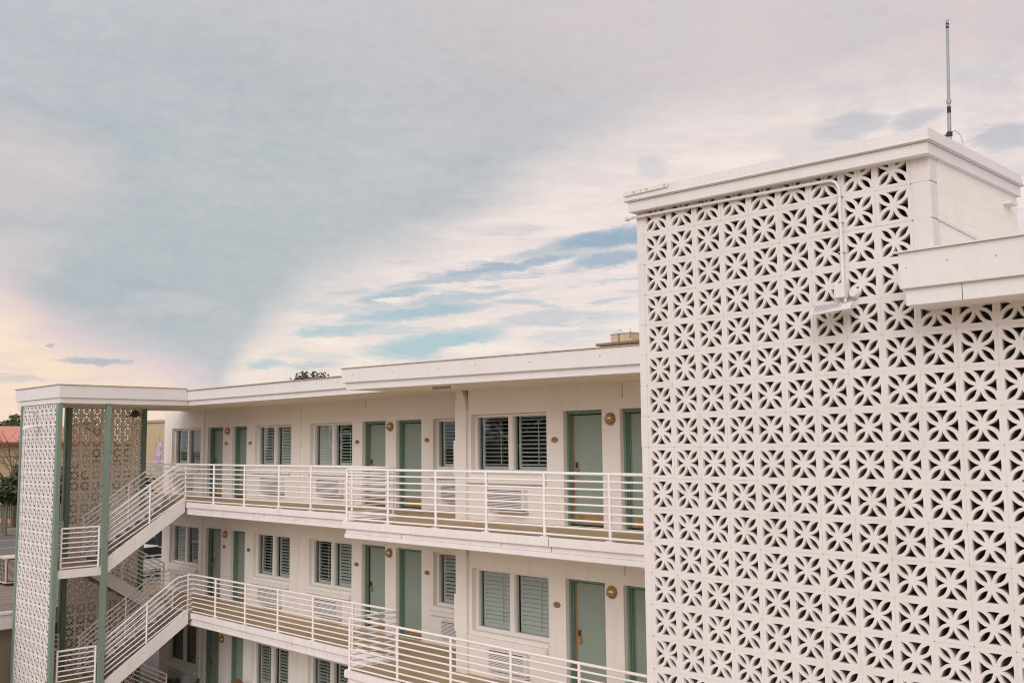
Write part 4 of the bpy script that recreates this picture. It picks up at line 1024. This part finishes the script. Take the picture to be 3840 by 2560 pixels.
# parked pickup, pole behind the stairs
def pickup(x, y, rz, label, paint):
    t = thing('parked_pickup', label, 'car', (x, y, G), None, rz)
    b = MB(); b.prism([(-2.7, .55), (-2.7, 1.1), (-1.0, 1.15), (-.95, 1.15), (1.05, 1.15), (2.6, 1.05), (2.75, .9), (2.75, .5)], 'y', -.95, .95); b.build('body', paint, t, loc=1, bevel=.05)
    MB().prism([(-.95, 1.14), (-.75, 1.8), (.55, 1.82), (1.15, 1.14)], 'y', -.84, .84).build('cab', GLASSD, t, loc=1, bevel=.04)
    MB().prism([(-.86, 1.76), (-.7, 1.87), (.5, 1.89), (.66, 1.77)], 'y', -.8, .8).build('roof', paint, t, loc=1, bevel=.02)
    for sx in (-1.75, 1.75):
        for sy in (-.86, .86):
            w = MB().lathe([(0, -.11), (.36, -.11), (.40, -.06), (.40, .06), (.36, .11), (0, .11)], (sx, sy, .40), 'y', 24).build('wheel', RUB, t, loc=1)
            MB().lathe([(0, -.118), (.22, -.116), (.23, .116), (0, .118)], (sx, sy, .40), 'y', 18).build('rim', GREYM, w, loc=1)
    for sy in (-.7, .7): MB().box(2.70, sy-.18, .72, 2.77, sy+.18, .9).build('headlight', LENS, t, loc=1)
    MB().box(-2.78, -.9, .5, -2.70, .9, .66).build('bumper', GREYM, t, loc=1)
GLASSD = mat('dark_car_glass', (.015, .017, .02), None, 2, .08, spec=.7)
pickup(-69.5, 34.9, math.radians(20), 'black pickup parked beyond the stair tower, partly hidden by the motel wall', CARB)
pickup(-58.5, 27.0, math.radians(100), 'white pickup parked low behind the middle end railing', CARW)
t = thing('bollard_pole', 'dark pole with two pale bands standing before the black pickup', 'pole', (-60.2, 28.8, G))
MB().tube([(-60.2, 28.8, G), (-60.2, 28.8, G+3.0)], .21, 16).build('shaft', mat('dark_navy_paint', (.016, .02, .028), None, 3, .5), t, smooth=True)
m = MB(); m.tube([(-60.2, 28.8, G+1.52), (-60.2, 28.8, G+1.58)], .215, 16); m.tube([(-60.2, 28.8, G+1.32), (-60.2, 28.8, G+1.38)], .215, 16); m.build('band', CARW, t, smooth=True)
# roof tower far behind
TB = thing('distant_block', 'pale yellow brick rooftop block far behind the motel roof', 'building', (-90, 122, G))
MB().box(-98.8, 117.6, G, -70, 140, 14.75).build('wall', YBRICK, TB)
m = MB(); m.box(-99.2, 116.9, 14.76, -70, 140.2, 15.12); m.build('cornice', CORN, TB)
MB().box(-97.0, 117.9, 15.13, -93.0, 126, 16.35).build('penthouse', YBRICK, TB)
MB().box(-97.05, 117.85, 16.351, -92.95, 126.05, 16.50).build('parapet_cap', CONC, TB)
t = thing('roof_ladder', 'black ladder with hooped handrails on the yellow rooftop block', 'ladder', (-95.3, 117.8, 15.1))
for dx in (0, .24): MB().tube([(-95.5+dx, 117.8, 15.13), (-95.5+dx, 117.8, 16.95), (-95.45+dx, 117.9, 17.05), (-95.3+dx, 118.2, 17.05), (-95.28+dx, 118.4, 16.5)], .022, 6).build('stile', IRON, t)
for i in range(7): MB().tube([(-95.5, 117.8, 15.25+i*.2), (-95.26, 117.8, 15.25+i*.2)], .015, 6).build('rung', IRON, t)
t = thing('roof_guard', 'small dark hoop rail left of the rooftop ladder', 'railing', (-96.1, 118, 16.5))
MB().tube([(-96.35, 118, 16.5), (-96.3, 118, 16.85), (-96.0, 118, 16.88), (-95.8, 118, 16.6)], .02, 6).build('hoop', IRON, t)
t = thing('roof_aerial', 'grey aerial mast on the corner of the rooftop block', 'antenna', (-93.2, 117.8, 15.9))
MB().tube([(-93.05, 117.75, 15.9), (-93.0, 117.75, 17.2)], .03, 6).build('mast', GREYM, t); MB().box(-93.25, 117.65, 15.75, -93.05, 117.8, 16.55).build('panel', GREYM, t)
# treetop behind the left roof
t = thing('treetop', 'dark leafy treetop poking above the left motel roof', 'tree', (-34.5, 26, G))
m = MB(); k = MB(); rnd = random.Random(11)
sprays = [(-41.89, 26.96, 3.43), (-42.42, 27.22, 3.23), (-42.45, 27.51, 3.41), (-42.84, 28.01, 3.72), (-42.04, 27.55, 3.53), (-42.83, 27.91, 3.64), (-39.08, 25.98, 3.39), (-40.73, 27.14, 3.33), (-42.28, 28.6, 3.61), (-41.2, 27.83, 3.36), (-41.89, 28.73, 3.51), (-38.86, 26.77, 3.16), (-40.86, 27.04, 3.21), (-39.83, 26.66, 3.17), (-41.26, 27.11, 3.26), (-41.56, 27.01, 3.19), (-39.51, 25.49, 3.08), (-39.97, 26.34, 3.08), (-40.3, 26.38, 3.28), (-42.45, 28.25, 3.58), (-42.22, 27.56, 3.36)]
k.tube([(-41, 27.2, G), (-41.2, 27.0, -3), (-40.8, 27.3, .8)], .3, 8, .12)
for q in sprays:
    q = Vector(q)
    k.tube([(-40.8, 27.3, .6), (q+Vector((-40.8, 27.3, .6)))/2+Vector((0, 0, -.3)), q-Vector((0, 0, .25)), q], .06, 5, .012)
    for i in range(42):
        f = rnd.random(); p = q+Vector((rnd.gauss(0, .10), rnd.gauss(0, .2), -f*1.1+.05))
        u = Vector((rnd.gauss(0, 1), rnd.gauss(0, 1), rnd.gauss(0, 1))).normalized()*.095; w = u.cross(Vector((rnd.gauss(0, 1), rnd.gauss(0, 1), 0))).normalized()*.045
        m.add([p-u, p+w, p+u, p-w], [(0, 1, 2, 3)])
crown(m, (-40.8, 27.3, -.6), 2.4, 2.4, 2.2, 3000, .09, 14, 66)
m.build('crown', LEAF2, t); k.build('trunk', TRUNK, t)
# shrubs and furniture low in the courtyard
def shrub(base, h, r, lm, n, leaf, seed, label):
    t = thing('courtyard_shrub', label, 'shrub', base, 'green shrubs in the courtyard'); m = MB(); crown(m, (base[0], base[1], base[2]+h*.55), r, r, h*.5, n, leaf, 12, seed); m.build('foliage', lm, t)
    k = MB()
    for i in range(6): a = i*1.05; k.tube([base, (base[0]+math.cos(a)*r*.3, base[1]+math.sin(a)*r*.3, base[2]+h*.6)], .02, 5, .008)
    k.build('stem', TRUNK, t)
shrub((-29.0, 8.75, G), 3.15, .62, LEAF1, 5200, .035, 71, 'tall olive leafed shrub at the bottom left corner before the annex')
shrub((-28.9, 14.35, G), 1.0, .35, LEAF1, 1600, .035, 72, 'green shrub tip beside the lowest stair railing')
shrub((-27.9, 14.6, G), .95, .25, LEAF1, 1000, .035, 73, 'small green plant left of the ground storey door')
t = thing('lounge_chair', 'red brown wooden chair back leaning beside the ground storey door', 'chair', (-26.2, 15.0, G))
m = MB()
for i in range(5): m.hexa([(-26.50+i*.10, 14.78, G+.35), (-26.42+i*.10, 14.78, G+.35), (-26.42+i*.10, 14.80, G+.35), (-26.50+i*.10, 14.80, G+.35)], [(-26.50+i*.10, 15.05, G+1.12-abs(i-2)*.03), (-26.42+i*.10, 15.05, G+1.12-abs(i-2)*.03), (-26.42+i*.10, 15.07, G+1.12-abs(i-2)*.03), (-26.50+i*.10, 15.07, G+1.12-abs(i-2)*.03)])
m.build('backrest', TEAK, t)
MB().hexa([(-26.52, 14.2, G+.40), (-26.0, 14.2, G+.40), (-26.0, 14.8, G+.30), (-26.52, 14.8, G+.30)], [(-26.52, 14.2, G+.43), (-26.0, 14.2, G+.43), (-26.0, 14.8, G+.33), (-26.52, 14.8, G+.33)]).build('seat', TEAK, t)
for x in (-26.56, -25.98):
    MB().box(x, 14.15, G+.55, x+.06, 14.95, G+.58).build('armrest', BLUEG, t)
    MB().box(x, 14.2, G+.02, x+.05, 14.27, G+.55).build('leg', BLUEG, t); MB().box(x, 14.85, G+.02, x+.05, 14.92, G+.55).build('leg', BLUEG, t)

# the wing and house opposite that the window panes mirror
OP = thing('opposite_house', 'dark roofed house across the courtyard behind the photographer', 'building', (-34, -22, G))
MB().box(-48, -40, G, -22, -22, .2).build('wall', TAN, OP)
MB().prism([(-21, -.1), (-31, 2.6), (-41, -.1)], 'x', -49, -21).build('roof', ROOFD, OP)
for i, (x, y, h) in enumerate([(-58, -30, 12), (-66, -20, 11), (-16, -34, 11)]):
    tree('garden_tree', ['tall tree left of the opposite house', 'broad tree farthest left across the courtyard', 'tree right of the opposite house'][i], (x, y, G), h, 5, LEAF2, 1500, .5, 90+i, 'trees across the courtyard', 4, .3)
